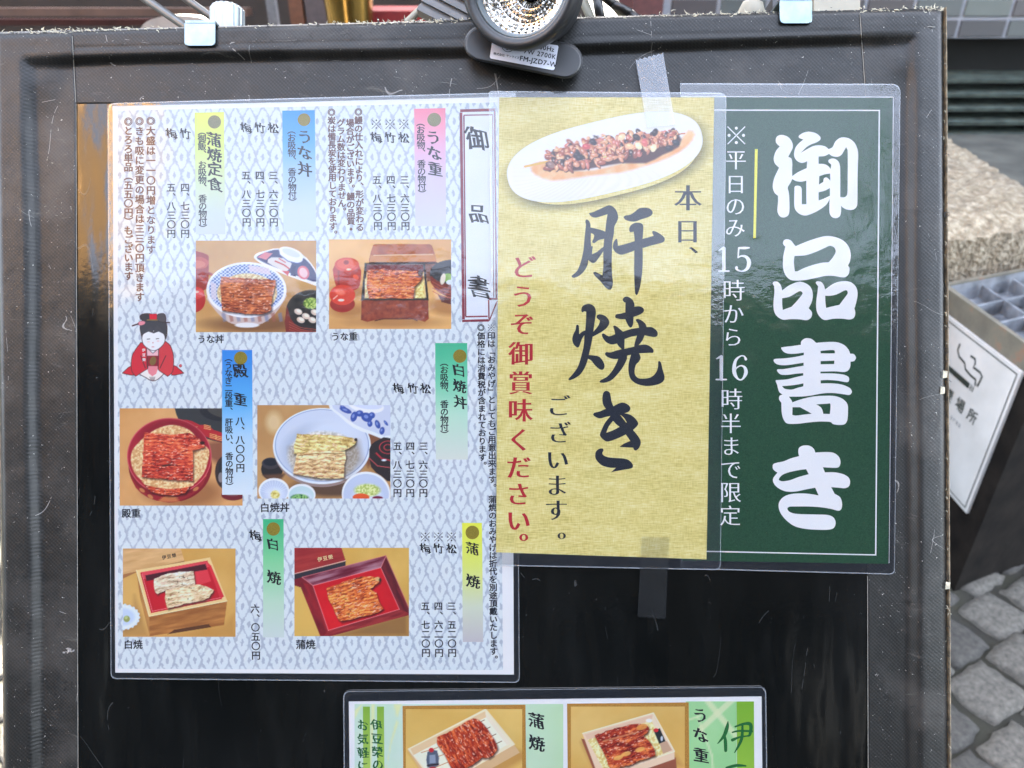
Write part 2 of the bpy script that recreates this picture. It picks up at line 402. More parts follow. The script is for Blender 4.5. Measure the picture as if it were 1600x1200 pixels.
# granite setts: shared meshes, laid in rows turned about 28 degrees
def sett_mesh(sx, sy, hh, m, seed):
    r = random.Random(seed); N = 7; v = []; f = []
    for j in range(N):
        for i in range(N):
            u, t = i / (N - 1) * 2 - 1, j / (N - 1) * 2 - 1
            e = max(abs(u), abs(t)); z = hh - 0.005 * max(0, (e - 0.7) / 0.3) ** 2 + r.uniform(-0.002, 0.002)
            k = 1 - 0.07 * (abs(u * t)) ** 2
            v.append((u * sx / 2 * k + r.uniform(-.004, .004), t * sy / 2 * k + r.uniform(-.004, .004), z))
    for j in range(N - 1):
        for i in range(N - 1): a = j * N + i; f.append((a, a + 1, a + N + 1, a + N))
    rim = [i for i in range(N)] + [N - 1 + N * j for j in range(1, N)] + [N * N - 1 - i for i in range(1, N)] + [N * (N - 1) - N * j for j in range(1, N - 1)]
    b0 = len(v); v += [(v[i][0] * 1.02, v[i][1] * 1.02, -0.03) for i in rim]; L = len(rim)
    f += [(rim[i], b0 + i, b0 + (i + 1) % L, rim[(i + 1) % L]) for i in range(L)]
    me = bpy.data.meshes.new('sett'); me.from_pydata(v, [], f); me.materials.append(m); me.polygons.foreach_set('use_smooth', [True] * len(me.polygons)); return me
setts = [sett_mesh(0.128 + random.uniform(-.009, .009), 0.104 + random.uniform(-.008, .008), 0.012, M_stone[k % 3], k) for k in range(9)]
c28, s28 = math.cos(math.radians(28)), math.sin(math.radians(28)); cnt = 0
def lay(x, y):
    global cnt
    o = bpy.data.objects.new('stone', random.choice(setts)); COL.objects.link(o); o.parent = ground
    o.location = Vector((x, y, random.uniform(-.003, .004))) - ground.location
    o.rotation_euler = (random.uniform(-.03, .03), random.uniform(-.03, .03), math.radians(28) + random.uniform(-.05, .05) + (math.pi if random.random() < .5 else 0)); cnt += 1
base = Vector((0.965, 0.991))
for b_ in range(-26, 22):
    for a_ in range(-18, 22):
        u = a_ * 0.137 + (0.067 if b_ % 2 else 0.0) + .012 * math.sin(b_ * 5.1 + a_ * 1.7); t = b_ * 0.113 + .006 * math.sin(a_ * 2.3)
        x = base.x + u * c28 - t * s28; y = base.y + u * s28 + t * c28
        if (0.62 < x < 1.9 and 0.55 < y < 1.75) or (-1.1 < x < -0.45 and 0.35 < y < 1.3):
            if cnt < 290: lay(x, y)

# rough concrete block behind the ash bin
def rough_block():
    m, n, b = mat('rough_aggregate_concrete'); co = objco(n)
    v = node(n, 'ShaderNodeTexVoronoi', Scale=95.0); n.links.new(co, v.inputs['Vector']); f = noise(n, co, 45, 5, 0.65); big = noise(n, co, 5, 3)
    c = ramp(n, f, [(0.25, C4((92, 78, 60), 0.5)), (0.5, C4((164, 148, 122), 0.52)), (0.72, C4((214, 202, 176), 0.58))])
    c = mix(n, ramp(n, big, [(0.4, (0, 0, 0)), (0.8, (0.5, 0.5, 0.5))]), c, C4((120, 112, 100), 0.8)); n.links.new(c, b.inputs['Base Color'])
    h = math_(n, 'ADD', math_(n, 'MULTIPLY', v.outputs['Distance'], 1.0), f); b.inputs['Roughness'].default_value = 0.95
    n.links.new(bump(n, h, 0.9, 0.007), b.inputs['Normal']); return m
zt = 0.744
PA, PB = hitZ(1478, 210, zt), hitZ(1600, 287, zt)
dirr = (PB - PA).normalized(); PC = PB + dirr * 0.65; far = PA - dirr * 0.1
g = Geo(); NX, NY = 40, 40; r = random.Random(3)
ynear = lambda x: 1.715 + (x - 1.03) * .395
tt_ = 0
while True:
    q_ = PB + dirr * tt_
    if q_.y < ynear(q_.x) or tt_ > 1: break
    tt_ += .005
PC = PB + dirr * tt_
def blk_edge(t): # right edge
    return PC.lerp(far, t)
vv = []
for j in range(NY + 1):
    e = blk_edge(j / NY)
    for i in range(NX + 1):
        x = 0.3 + (e.x - 0.3) * i / NX; q = min(1, (NX - i) / 3.5); p = min(1, j / 6); ey_ = ynear(x) * (1 - j / NY) + far.y * j / NY
        vv.append((x, ey_ + r.uniform(-.004, .004), zt - 0.007 * (1 - q) ** 2 - 0.045 * (1 - p) ** 2 + r.uniform(-.005, .005)))
ff = [(j * (NX + 1) + i, j * (NX + 1) + i + 1, (j + 1) * (NX + 1) + i + 1, (j + 1) * (NX + 1) + i) for j in range(NY) for i in range(NX)]
g.add(vv, ff)
b0 = len(g.v); rim = list(range(NX + 1)) + [j * (NX + 1) + NX for j in range(1, NY + 1)]
g.add([(vv[k][0], vv[k][1], 0.0) for k in rim], [])
g.f += [(rim[k], b0 + k, b0 + k + 1, rim[k + 1]) for k in range(len(rim) - 1)]
g.f = [tuple(f) for f in g.f]
solo('planter_wall', g.v, g.f, rough_block(), 'rough beige aggregate concrete planter wall behind the ash bin', 'wall', smooth=False)

# shop front: tiled wall right, louvred vent below it, stone ledge
YW = 3.0
tile_ms = [plain('glazed_tile_%s' % n_, c, 0.35, nscale=7, var=0.12, bmp=0.05, k=0.55) for n_, c in (('slate', (92, 98, 98)), ('umber', (84, 80, 82)), ('sage', (104, 112, 108)), ('dark', (74, 74, 78)))]
grout = plain('pale_grout', (172, 176, 184), 0.9, nscale=120, var=0.1, k=0.5)
zb = hitY(1540, 60, YW).z; x0 = hitY(1036, 15, YW).x
wall = Thing('tiled_wall', 'grey glazed tile wall above the dark vent louvres, pale grout joints', 'wall', loc=(2.5, YW, zb))
wall.part('render_backing', Geo().box((x0, YW + 0.006, zb), (6.5, YW + 0.25, 3.6)).v, Geo().box((0, 0, 0), (1, 1, 1)).f, grout)
TW, TG, THh, = 0.166, 0.0115, 0.0565
tmesh = []
for i in range(4):
    gb = Geo(); a, bq, d = TW / 2, THh / 2, 0.007; e = 0.003
    gb.add([(-a, d, -bq), (a, d, -bq), (a, d, bq), (-a, d, bq), (-a + e, 0, -bq + e), (a - e, 0, -bq + e), (a - e, 0, bq - e), (-a + e, 0, bq - e)], [(4, 5, 6, 7), (0, 1, 5, 4), (1, 2, 6, 5), (2, 3, 7, 6), (3, 0, 4, 7)])
    me = bpy.data.meshes.new('tile'); me.from_pydata([tuple(v) for v in gb.v], [], gb.f); me.materials.append(tile_ms[i]); tmesh.append(me)
xg = hitY(1507, 10, YW).x; nt_ = 0
for rr in range(0, 12):
    for cc in range(-12, 9):
        xx = xg + TW / 2 + TG / 2 + cc * (TW + TG)
        if xx - TW / 2 < x0 + 0.01 or nt_ >= 280: continue
        o = bpy.data.objects.new('tile', random.choice(tmesh)); COL.objects.link(o); o.parent = wall.o; nt_ += 1
        o.location = Vector((xx, YW, zb + 0.004 + THh / 2 + rr * (THh + TG))) - wall.a; o.rotation_euler = (random.uniform(-.01, .01), 0, random.uniform(-.006, .006))
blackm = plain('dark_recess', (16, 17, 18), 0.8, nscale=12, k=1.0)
louv = plain('dark_green_louvre', (92, 104, 98), 0.5, nscale=25, var=0.5, bmp=0.3, k=0.5)
vt = Thing('louvre_vent', 'dark green horizontal louvre vent under the grey tiled wall', 'vent', loc=(2.3, YW + 0.06, 0.4))
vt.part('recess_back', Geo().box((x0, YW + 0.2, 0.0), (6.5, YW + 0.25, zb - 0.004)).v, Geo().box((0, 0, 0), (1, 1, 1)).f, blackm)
zz = hitY(1540, 112, YW + .1).z
for k in range(7):
    z1 = zz - 0.052 * k
    vt.part('louvre_slat', Geo().add([(x0, YW + .05, z1 - .035), (6.4, YW + .05, z1 - .035), (6.4, YW + .045, z1 - .022), (6.4, YW + .14, z1), (6.4, YW + .15, z1 - .012), (x0, YW + .045, z1 - .022), (x0, YW + .14, z1), (x0, YW + .15, z1 - .012)],
            [(0, 1, 2, 5), (5, 2, 3, 6), (6, 3, 4, 7), (7, 4, 1, 0)]).v, [(0, 1, 2, 5), (5, 2, 3, 6), (6, 3, 4, 7), (7, 4, 1, 0)], louv)
ledge = plain('worn_stone_ledge', (94, 94, 86), 0.8, nscale=9, var=0.5, bmp=0.3, k=0.45)
solo('stone_ledge', Geo().box((1.1, 2.2, 0.55), (6.4, YW + .04, 0.69)).v, Geo().box((0, 0, 0), (1, 1, 1)).f, ledge, 'worn grey stone ledge in front of the louvre vent', 'ledge')
p = hitZ(1572, 196, 0.69)
g = Geo().box((p.x, p.y - .12, .69), (p.x + .4, p.y + .16, .775)); solo('black_case', g.v, g.f, plain('black_plastic_case', (22, 22, 24), 0.4), 'small black case lying on the grey stone ledge by the louvres', 'case')
# upper shop wall (unseen, made tall and wide to block the sun), dark shop window on the left
bwall = plain('shop_render', (120, 112, 104), 0.9, nscale=6, k=0.8)
shop = Thing('shop_front', 'dark shop front with brown timber rails and a low window behind the board', 'shop', loc=(-2, YW, 0))
def bx(T, nm, lo, hi, m, parent=None, label=None): gg = Geo().box(lo, hi); return T.part(nm, gg.v, gg.f, m, parent, label)
xw = x0 - 0.004
bx(shop, 'sun_block_wall', (-18, YW + .1, 3.604), (18, YW + .5, 16.0), bwall)
bx(shop, 'side_wall', (-9, YW, 0), (-4.5, YW + .4, 3.6), bwall)
bx(shop, 'sill_wall', (-4.496, YW, 0), (xw - .12, YW + .2, 0.90), plain('dark_brown_panel', (58, 42, 36), 0.6, nscale=14))
bx(shop, 'corner_post', (xw - .11, YW - .02, 0), (xw, YW + .4, 3.6), plain('maroon_post', (78, 44, 44), 0.5, k=.8))
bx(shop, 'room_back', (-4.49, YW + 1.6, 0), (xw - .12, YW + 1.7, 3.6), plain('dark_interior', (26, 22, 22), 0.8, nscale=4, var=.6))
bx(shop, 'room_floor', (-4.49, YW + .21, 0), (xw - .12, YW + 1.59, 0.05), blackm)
rail = plain('brown_lacquered_rail', (78, 60, 52), 0.35, nscale=12, var=.3)
rd = plain('dark_red_rail', (70, 38, 34), 0.35, nscale=12, var=.3)
zr = lambda y, Y: hitY(300, y, Y).z
bx(shop, 'window_rail', (-4.49, YW + .05, zr(25, YW + .05)), (-0.98, YW + .12, zr(13, YW + .05)), rail)
bx(shop, 'window_rail', (-4.49, YW + .16, zr(40, YW + .16)), (-1.05, YW + .2, zr(30, YW + .16)), rd)
bx(shop, 'window_mullion', (hitY(418, 20, YW).x - .01, YW + .03, .91), (hitY(428, 20, YW).x, YW + .06, 3.5), plain('pale_metal_mullion', (130, 132, 136), 0.4, k=.4))
bx(shop, 'window_panel', (hitY(428, 20, YW).x + .003, YW + .2, .91), (hitY(452, 20, YW).x, YW + .26, 3.5), plain('orange_lit_tone_panel', (104, 66, 46), 0.5, k=.6))  # orange-lit patch of the interior, put into the panel colour
bx(shop, 'window_panel', (hitY(455, 20, YW).x + .003, YW + .2, .91), (hitY(505, 20, YW).x, YW + .26, 3.5), plain('grey_brown_panel', (66, 58, 58), 0.5))
# plates / dishes as rounded dark shapes in the window
g = Geo().box((hitY(600, 20, 2.7).x - .06, 2.62, .0), (hitY(648, 20, 2.7).x + .1, 2.9, hitY(600, 17, 2.62).z))
solo('red_bench', g.v, g.f, plain('bright_red_cloth', (128, 8, 14), 0.7, nscale=30, k=.6), 'bright red cloth covered bench behind the board top, beside the brass vase', 'bench')
brass = plain('brass', (150, 122, 66), 0.16, 0.95, nscale=14, var=.35, bmp=0.05, k=1.0)
pv = hitY(546, 20, 2.55)
g = Geo().lathe((pv.x, 2.55, 0.0), (0, 0, 1), [(0.001, 0), (0.11, 0.0), (0.12, 0.02), (0.07, 0.06), (0.045, 0.25), (0.05, 0.55), (0.062, 0.9), (0.072, pv.z), (0.082, pv.z + .12), (0.10, pv.z + .3), (0.13, pv.z + .42), (0.125, pv.z + .42), (0.06, pv.z + .2)], 40)
solo('brass_vase', g.v, g.f, brass, 'tall polished brass vase standing behind the board next to the red bench', 'vase', smooth=True)
# grey rounded chair back
gc = plain('warm_grey_plastic', (150, 140, 132), 0.6, nscale=20, k=.85)
T = Thing('grey_chair', 'warm grey chair whose rounded back shows behind the board near the left clip', 'chair', loc=(-0.62, 1.5, 0))
ca, cb = hitY(213, 30, 1.5), hitY(345, 30, 1.5); zt_ = hitY(260, 24, 1.5).z
g = Geo(); out = []
wv = (cb.x - ca.x)
for i in range(25):
    a = math.pi * i / 24; out.append((ca.x + wv / 2 - math.cos(a) * wv / 2 * (1.0), zt_ - .05 + .05 * math.sin(a) ** 0.5))
out = [(ca.x + .02, zt_ - .38)] + out + [(cb.x - .02, zt_ - .38)]; n_ = len(out)
g.add([(x, 1.5, z) for x, z in out] + [(x, 1.53, z) for x, z in out], [tuple(range(n_)), tuple(range(2 * n_ - 1, n_ - 1, -1))] + [(i, n_ + i, n_ + (i + 1) % n_, (i + 1) % n_) for i in range(n_)])
T.part('backrest', g.v, g.f, gc)
bx(T, 'seat', (ca.x + .01, 1.1, .43), (cb.x - .01, 1.49, .46), gc)
for sx_ in (ca.x + .02, cb.x - .05):
    for sy_ in (1.12, 1.47): bx(T, 'leg', (sx_, sy_, 0), (sx_ + .03, sy_ + .02 , .428), gc)
for sx_ in (ca.x + .03, cb.x - .06): bx(T, 'back_post', (sx_, 1.5005, .461), (sx_ + .03, 1.5295, zt_ - .381), gc)

# ash bin with the smoking-area sign
XF = 1.05
binm = plain('weathered_dark_bin_steel', (34, 29, 25), 0.8, nscale=18, var=.7, bmp=.4, k=.45, spec=.15)
rustm = (lambda: None)
def rim_mat():
    m, n, b = mat('rusted_painted_rim'); co = objco(n); f = noise(n, co, 16, 6, 0.6)
    n.links.new(ramp(n, f, [(0.3, C4((112, 108, 96), .5)), (0.56, C4((134, 128, 112), .5)), (0.64, C4((160, 122, 98), .5)), (0.72, C4((116, 62, 38), .5))]), b.inputs['Base Color'])
    b.inputs['Roughness'].default_value = .75; n.links.new(bump(n, f, .4, .002), b.inputs['Normal']); return m
rimm = rim_mat(); galv = plain('galvanised_tray', (160, 166, 174), 0.5, nscale=22, var=.6, bmp=.3, k=.38)
NLx, NLy = 1.045, 1.27; FLx, FLy = 1.03, 1.66; ex, ey = 0.43, 0.17; Hh = .62
A_, B_, C_, D_ = Vector((NLx, NLy, 0)), Vector((FLx, FLy, 0)), Vector((FLx + ex, FLy + ey, 0)), Vector((NLx + ex, NLy + ey, 0))
T = Thing('ash_bin', 'weathered steel ash bin with rusty rim and white smoking area sign', 'ash bin', loc=((A_.x + C_.x) / 2, (A_.y + C_.y) / 2, 0))
def prism(q, z0, z1): return [Vector((p.x, p.y, z0)) for p in q] + [Vector((p.x, p.y, z1)) for p in q], [(0, 1, 5, 4), (1, 2, 6, 5), (2, 3, 7, 6), (3, 0, 4, 7), (3, 2, 1, 0), (4, 5, 6, 7)]
def inset(q, d):
    c = sum(q, Vector()) / 4; return [p + (c - p).normalized() * d for p in q]
Q = [A_, B_, C_, D_]
v, f = prism(Q, 0.0, Hh - .06); T.part('body', v, f[:5] + [f[5]], binm)
qi = inset(Q, .016); v = [Vector((p.x, p.y, Hh - .058)) for p in Q] + [Vector((p.x, p.y, Hh)) for p in Q] + [Vector((p.x, p.y, Hh)) for p in qi] + [Vector((p.x, p.y, Hh - .01)) for p in qi]
f = [(a + i, a + (i + 1) % 4, b + (i + 1) % 4, b + i) for a, b in ((0, 4), (4, 8), (8, 12)) for i in range(4)]; T.part('rim', v, f, rimm)
qj = inset(Q, .024); v, f = [Vector((p.x, p.y, Hh - .05)) for p in qj] + [Vector((p.x, p.y, Hh - .004)) for p in inset(Q, .018)], [(0, 1, 2, 3)] + [(i, (i + 1) % 4, 4 + (i + 1) % 4, 4 + i) for i in range(4)]
tray = T.part('ash_tray', v, f, galv)
def lerp4(u, t): return (qj[0].lerp(qj[1], t)).lerp(qj[3].lerp(qj[2], t), u)
def fin(p, q, z0, z1, wd=.003):
    d = (q - p).normalized(); nn = Vector((-d.y, d.x, 0)) * wd; return prism([p + nn, q + nn, q - nn, p - nn], z0, z1)
for k in range(1, 4):
    v, f = fin(lerp4(0.01, k / 4), lerp4(.99, k / 4), Hh - .048, Hh - .016); T.part('divider', v, f, galv, tray)
for k in range(1, 4):
    v, f = fin(lerp4(k / 4, .01), lerp4(k / 4, .99), Hh - .047, Hh - .0145, .0025); T.part('divider', v, f, galv, tray)
# sign on its left face; local coords: s along far->near, z up
def onface(s, z, d=0.0): # s metres from the far edge
    p = B_.lerp(A_, s / (A_ - B_).length); return Vector((p.x - d, p.y, z))
S0, S1 = 0.015, (B_ - hitX(1600, 582, 1.047)).length; S1 = (Vector((B_.x, B_.y)) - Vector(hitX(1603, 588, 1.047).xy)).length
Z1 = hitX(1480, 490, 1.03).z; Z0 = hitX(1503, 786, 1.045).z
white = plain('white_sign_sheet', (222, 220, 216), 0.5, nscale=12, var=.10, bmp=0, k=.62); silver = plain('sign_edge_strip', (196, 196, 196), 0.4, nscale=40)
sgn = T.part('sign', [onface(S0, Z0, .002), onface(S1, Z0, .002), onface(S1, Z1, .002), onface(S0, Z1, .002), onface(S0, Z0, .008), onface(S1, Z0, .008), onface(S1, Z1, .008), onface(S0, Z1, .008)],
       [(4, 7, 6, 5), (0, 4, 5, 1), (1, 5, 6, 2), (2, 6, 7, 3), (3, 7, 4, 0)], white)
blk = plain('sign_black', (34, 42, 38), 0.5, bmp=0)
def frect(s0, z0, s1, z1, d=.0085): return [onface(s0, z0, d), onface(s0, z1, d), onface(s1, z1, d), onface(s1, z0, d)], [(0, 1, 2, 3)]
g = Geo()
for (a, b, c, d) in ((S0 + .008, Z0 + .008, S1 - .008, Z0 + .011), (S0 + .008, Z1 - .011, S1 - .008, Z1 - .008), (S1 - .011, Z0 + .0112, S1 - .008, Z1 - .0112)): g.add(*frect(a, b, c, d))
T.part('sign_line', g.v, g.f, blk, sgn)
g = Geo()
def facept(px, py):
    P = hitX(px, py, 1.04); return (Vector((B_.x, B_.y)) - Vector((P.x, P.y))).length, P.z
# cigarette: bar + two ticks
s_e, z_e = facept(1521, 604); s_b = S0 + .02
g.add(*frect(s_b, z_e - .006, s_e, z_e + .008)); g.add(*frect(s_e + .004, z_e - .006, s_e + .008, z_e + .008)); g.add(*frect(s_e + .012, z_e - .006, s_e + .016, z_e + .008))
def ribbon(pts, wd, d=.0085):
    P = [Vector(q) for q in pts]; v = []
    for i, q in enumerate(P):
        dd = (P[min(i + 1, len(P) - 1)] - P[max(i - 1, 0)]).normalized(); nn = Vector((-dd.y, dd.x)) * wd / 2
        v += [onface(*(q + nn), d), onface(*(q - nn), d)]
    return v, [(2 * i, 2 * i + 1, 2 * i + 3, 2 * i + 2) for i in range(len(P) - 1)]
def path(pp): return [facept(x, y) for x, y in pp]
g.add(*ribbon(path([(1509, 537), (1505, 547), (1507, 557), (1515, 567), (1516, 577), (1524, 587), (1531, 593), (1530, 603)]), .0055))
g.add(*ribbon(path([(1524, 556), (1531, 561), (1531, 568), (1528, 574), (1538, 582), (1541, 588), (1537, 597), (1533, 604)]), .0055))
T.part('cigarette_symbol', g.v, g.f, blk, sgn)
def face_text(text, s0, z, size, gap):
    gg = Geo(); s = s0
    for ch in text:
        if ch == ' ': s += size * .35; continue
        V, F, NR, adv = GL[ch]; V = V + NR * .02
        gg.add([onface(s + x * size, z + y * size, .0085) for x, y in V], [tuple(reversed(f)) for f in F]); s += size * adv + gap
    return gg, s
s_t, z_t = facept(1525, 650); sz = .034
gg, _ = face_text('喫煙場所', s_t - sz * .5 - 3 * (sz + .014), z_t - sz * .4, sz, .014); T.part('sign_text', gg.v, gg.f, blk, sgn)
s_t2, z_t2 = facept(1508, 668); _, e_ = face_text('Smoking area', 0, 0, .02, .0015)
gg, _ = face_text('Smoking area', s_t2 - e_, z_t2 - .004, .02, .0015); T.part('sign_text', gg.v, gg.f, plain('sign_grey', (120, 124, 128), .5, bmp=0), sgn)
# ---- across the street, behind the viewer: only mirrored in the films, vinyl and lamp
def facade(name, label, x0, x1, y, h, m, wm, rows, cols):
    T = Thing(name, label, 'building', loc=((x0 + x1) / 2, y, 0))
    bx(T, 'wall', (x0, y - 3, 0), (x1, y, h), m)
    dx = (x1 - x0) / cols; dz = (h - 1.0) / rows
    for r_ in range(rows):
        for c_ in range(cols):
            a, b = x0 + dx * (c_ + .22), x0 + dx * (c_ + .78); z0, z1 = .8 + dz * r_, .8 + dz * (r_ + .6)
            wnd = bx(T, 'window', (a, y + .003, z0), (b, y + .03, z1), wm)
    return T
dkw = plain('dark_bronze_facade', (40, 40, 38), .9, nscale=3, k=.5); org = plain('ochre_facade', (236, 180, 112), .9, nscale=3, var=.1, k=1.0)
wgl = plain('dark_window_glass', (20, 23, 26), .15, nscale=2)
facade('dark_building', 'low dark bronze building across the street', -12.5, 5.2, -6.0, 6.2, dkw, wgl, 2, 10)
facade('ochre_building', 'tall sunlit ochre building across the street at the left', -16.0, -8.55, -9.2, 14.5, org, wgl, 5, 4)
T = Thing('street_tree', 'tall leafy tree across the street', 'tree', loc=(7.2, -6.2, 0))
g = Geo().tube((7.2, -6.2, 0), (7.1, -6.2, 4.6), .22, .12); g.tube((7.1, -6.2, 3.0), (6.2, -6.0, 6.6), .09, .03); g.tube((7.1, -6.2, 3.8), (8.2, -6.4, 7.2), .09, .03)
barkm = plain('bark', (84, 72, 60), .9); T.part('trunk', g.v, g.f, barkm)
rr_ = random.Random(5); g = Geo()
for i in range(5200):
    a = rr_.uniform(0, 6.283); q = rr_.uniform(-1, 1); rad = rr_.uniform(.35, 1) ** .5; cz = 6.4
    lump = 1 + .25 * math.sin(a * 3 + q * 4) + .15 * math.sin(a * 7 - q * 6)
    p = Vector((7.3 + 2.75 * rad * lump * math.sqrt(1 - q * q) * math.cos(a), -6.2 + 1.6 * rad * lump * math.sqrt(1 - q * q) * math.sin(a), cz + 3.4 * rad * lump * q))
    u = Vector((rr_.uniform(-1, 1), rr_.uniform(-1, 1), rr_.uniform(-1, 1))).normalized() * rr_.uniform(.07, .15); v_ = u.orthogonal().normalized() * u.length * .6
    g.add([p - u, p - v_, p + u, p + v_], [(0, 1, 2, 3)])
T.part('crown', g.v, g.f, plain('foliage', (52, 66, 34), .6, nscale=1.5, var=.6, k=1.0), kind='stuff')

# ================================================================== THE MENU BOARD
def vinyl(name, warm=0):
    m, n, b = mat(name); co = objco(n)
    base = C4((21, 21, 20), 1.0)
    w1 = node(n, 'ShaderNodeTexWave', Scale=215.0, Distortion=0.6); w1.bands_direction = 'DIAGONAL'; n.links.new(co, w1.inputs['Vector'])
    mp = n.nodes.new('ShaderNodeMapping'); mp.inputs['Rotation'].default_value = (0, 0, 1.5708); n.links.new(co, mp.inputs[0])
    w2 = node(n, 'ShaderNodeTexWave', Scale=235.0, Distortion=0.6); w2.bands_direction = 'DIAGONAL'; n.links.new(mp.outputs[0], w2.inputs['Vector'])
    wv_ = math_(n, 'ADD', math_(n, 'MULTIPLY', w1.outputs['Fac'], .6), math_(n, 'MULTIPLY', w2.outputs['Fac'], .4))
    c = mix(n, wv_, tuple(x * .35 for x in base[:3]) + (1,), tuple(x * 2.1 for x in base[:3]) + (1,))
    big = noise(n, co, 14, 5, .6); c = mix(n, ramp(n, big, [(0.5, (0, 0, 0)), (.85, (.2, .2, .2))]), c, C4((120, 114, 108), 1.0))
    # wandering scratches and scuffs
    s1 = noise(n, objco(n, (13, 5, 1)), 1, 1, .5, .3); s2 = noise(n, objco(n, (8, 21, 1)), 1, 1, .5, .4); msk = noise(n, co, 33, 4, .7)
    l1 = math_(n, 'LESS_THAN', math_(n, 'ABSOLUTE', math_(n, 'SUBTRACT', s1, .5)), .0011); l2 = math_(n, 'LESS_THAN', math_(n, 'ABSOLUTE', math_(n, 'SUBTRACT', s2, .47)), .0010)
    ln = math_(n, 'MULTIPLY', math_(n, 'MAXIMUM', l1, l2), math_(n, 'GREATER_THAN', msk, .56))
    c = mix(n, math_(n, 'MULTIPLY', ln, .30), c, C4((176, 172, 168), 1.0))
    sc_ = noise(n, objco(n, (60, 90, 1)), 1, 5, .75, 1.0); c = mix(n, ramp(n, sc_, [(.60, (0, 0, 0)), (.66, (.8, .8, .8))]), c, C4((12, 12, 12), 1)); sc2 = noise(n, objco(n, (35, 120, 1)), 1, 5, .8, .6); c = mix(n, ramp(n, sc2, [(.62, (0, 0, 0)), (.72, (.16, .16, .16))]), c, C4((128, 124, 116), 1))
    sp = noise(n, co, 420, 3, .7); c = mix(n, math_(n, 'MULTIPLY', math_(n, 'GREATER_THAN', sp, .70), .5), c, C4((190, 186, 178), 1.0))
    n.links.new(c, b.inputs['Base Color']); b.inputs['Roughness'].default_value = .40; b.inputs['Specular IOR Level'].default_value = .30
    wr = noise(n, co, 40, 4)
    h = math_(n, 'ADD', math_(n, 'MULTIPLY', wv_, .12), math_(n, 'MULTIPLY', wr, 1.2)); n.links.new(bump(n, h, .55, .0009), b.inputs['Normal']); return m
def black_film():
    m, n, b = mat('glossy_black_pocket'); co = objco(n)
    big = noise(n, co, 6, 4, .6); sc = noise(n, objco(n, (24, 7, 1)), 1, 1, .5, .3); msk = noise(n, co, 30, 3)
    ln = math_(n, 'MULTIPLY', math_(n, 'LESS_THAN', math_(n, 'ABSOLUTE', math_(n, 'SUBTRACT', sc, .5)), .0016), math_(n, 'GREATER_THAN', msk, .56))
    sp = math_(n, 'GREATER_THAN', noise(n, co, 260, 4, .75), .712); smr = ramp(n, noise(n, objco(n, (30, 6, 1)), 1, 5, .7), [(.48, (0, 0, 0)), (.72, (1, 1, 1))])
    f = math_(n, 'MAXIMUM', math_(n, 'MULTIPLY', ln, .10), math_(n, 'MULTIPLY', sp, .4))
    c = mix(n, f, mix(n, ramp(n, big, [(.4, (0, 0, 0)), (.75, (1, 1, 1))]), C4((5, 6, 6), 1), C4((13, 14, 14), 1)), C4((120, 122, 122), 1)); c = mix(n, math_(n, 'MULTIPLY', smr, .014), c, C4((110, 112, 110), 1))
    n.links.new(c, b.inputs['Base Color']); b.inputs['Roughness'].default_value = .13; b.inputs['Specular IOR Level'].default_value = .55
    n.links.new(math_(n, 'ADD', .05, math_(n, 'MULTIPLY', noise(n, co, 9, 3), .10)), b.inputs['Roughness'])
    mp = n.nodes.new('ShaderNodeMapping'); mp.inputs['Scale'].default_value = (14, 3.5, 1); n.links.new(co, mp.inputs[0])
    h = math_(n, 'ADD', math_(n, 'MULTIPLY', noise(n, mp.outputs[0], 1, 3), 1), math_(n, 'MULTIPLY', noise(n, co, 240, 3), .012))
    n.links.new(bump(n, h, .8, .004), b.inputs['Normal']); return m
core = plain('frayed_board_core', (150, 136, 112), .9, nscale=160, var=.6, bmp=.6, k=.5)
B = Thing('menu_board', 'large black vinyl-wrapped menu board holding laminated Japanese menus', 'menu board', board=(735, 1500, 0))
TLx, TLy, TRx, TRy, BRx, BLx, YB = -7.0, 50.0, 1473.0, 12.0, 1482.0, 11.0, 1500.0
def ytop(x): return TLy + (TRy - TLy) * (x - TLx) / (TRx - TLx)
def xl(y): return TLx + (BLx - TLx) * (y - TLy) / (YB - TLy)
def xr(y): return TRx + (BRx - TRx) * (y - TRy) / (YB - TRy)
def sst(a, b, x): t = np.clip((x - a) / (b - a), 0, 1); return t * t * (3 - 2 * t)
def hfield(X, Y):
    dt = Y - ytop(X); dl = X - xl(Y); dr = xr(Y) - X
    ht = 1 - sst(39, 60, dt + 2 * np.sin(X * .006)); hl = 1 - sst(37, 66, dl + 1.5 * np.sin(Y * .012)); hr = 1 - sst(37, 64, dr + 1.5 * np.sin(Y * .009 + 1))
    # stretched corners: the rim widens into the corner
    cl = np.exp(-((X - 50) ** 2 + (Y - 120) ** 2) / (2 * 30 ** 2)); cr = np.exp(-((X - 1420) ** 2 + (Y - 90) ** 2) / (2 * 30 ** 2))
    h = np.maximum(np.maximum(ht, hl), hr); h = h + 0.45 * (cl + cr) * (1 - h)
    edge = np.minimum(np.minimum(dt, dl), dr); rnd = np.clip(1 - edge / 7, 0, 1) ** 2
    seam = 0.05 * np.exp(-((dt - 27 - X * .004) / 2.0) ** 2)
    rnd = rnd + 1.15 * np.clip(1 - dr / 36, 0, 1) ** 1.3
    return 1.3 + 6.0 * h - 2.2 * rnd - seam * 8 + 0.5 * (vnoise(X, Y, 60, 4, 3) - .5) * 1.0 + .25 * (vnoise(X, Y, 14, 8, 2) - .5)
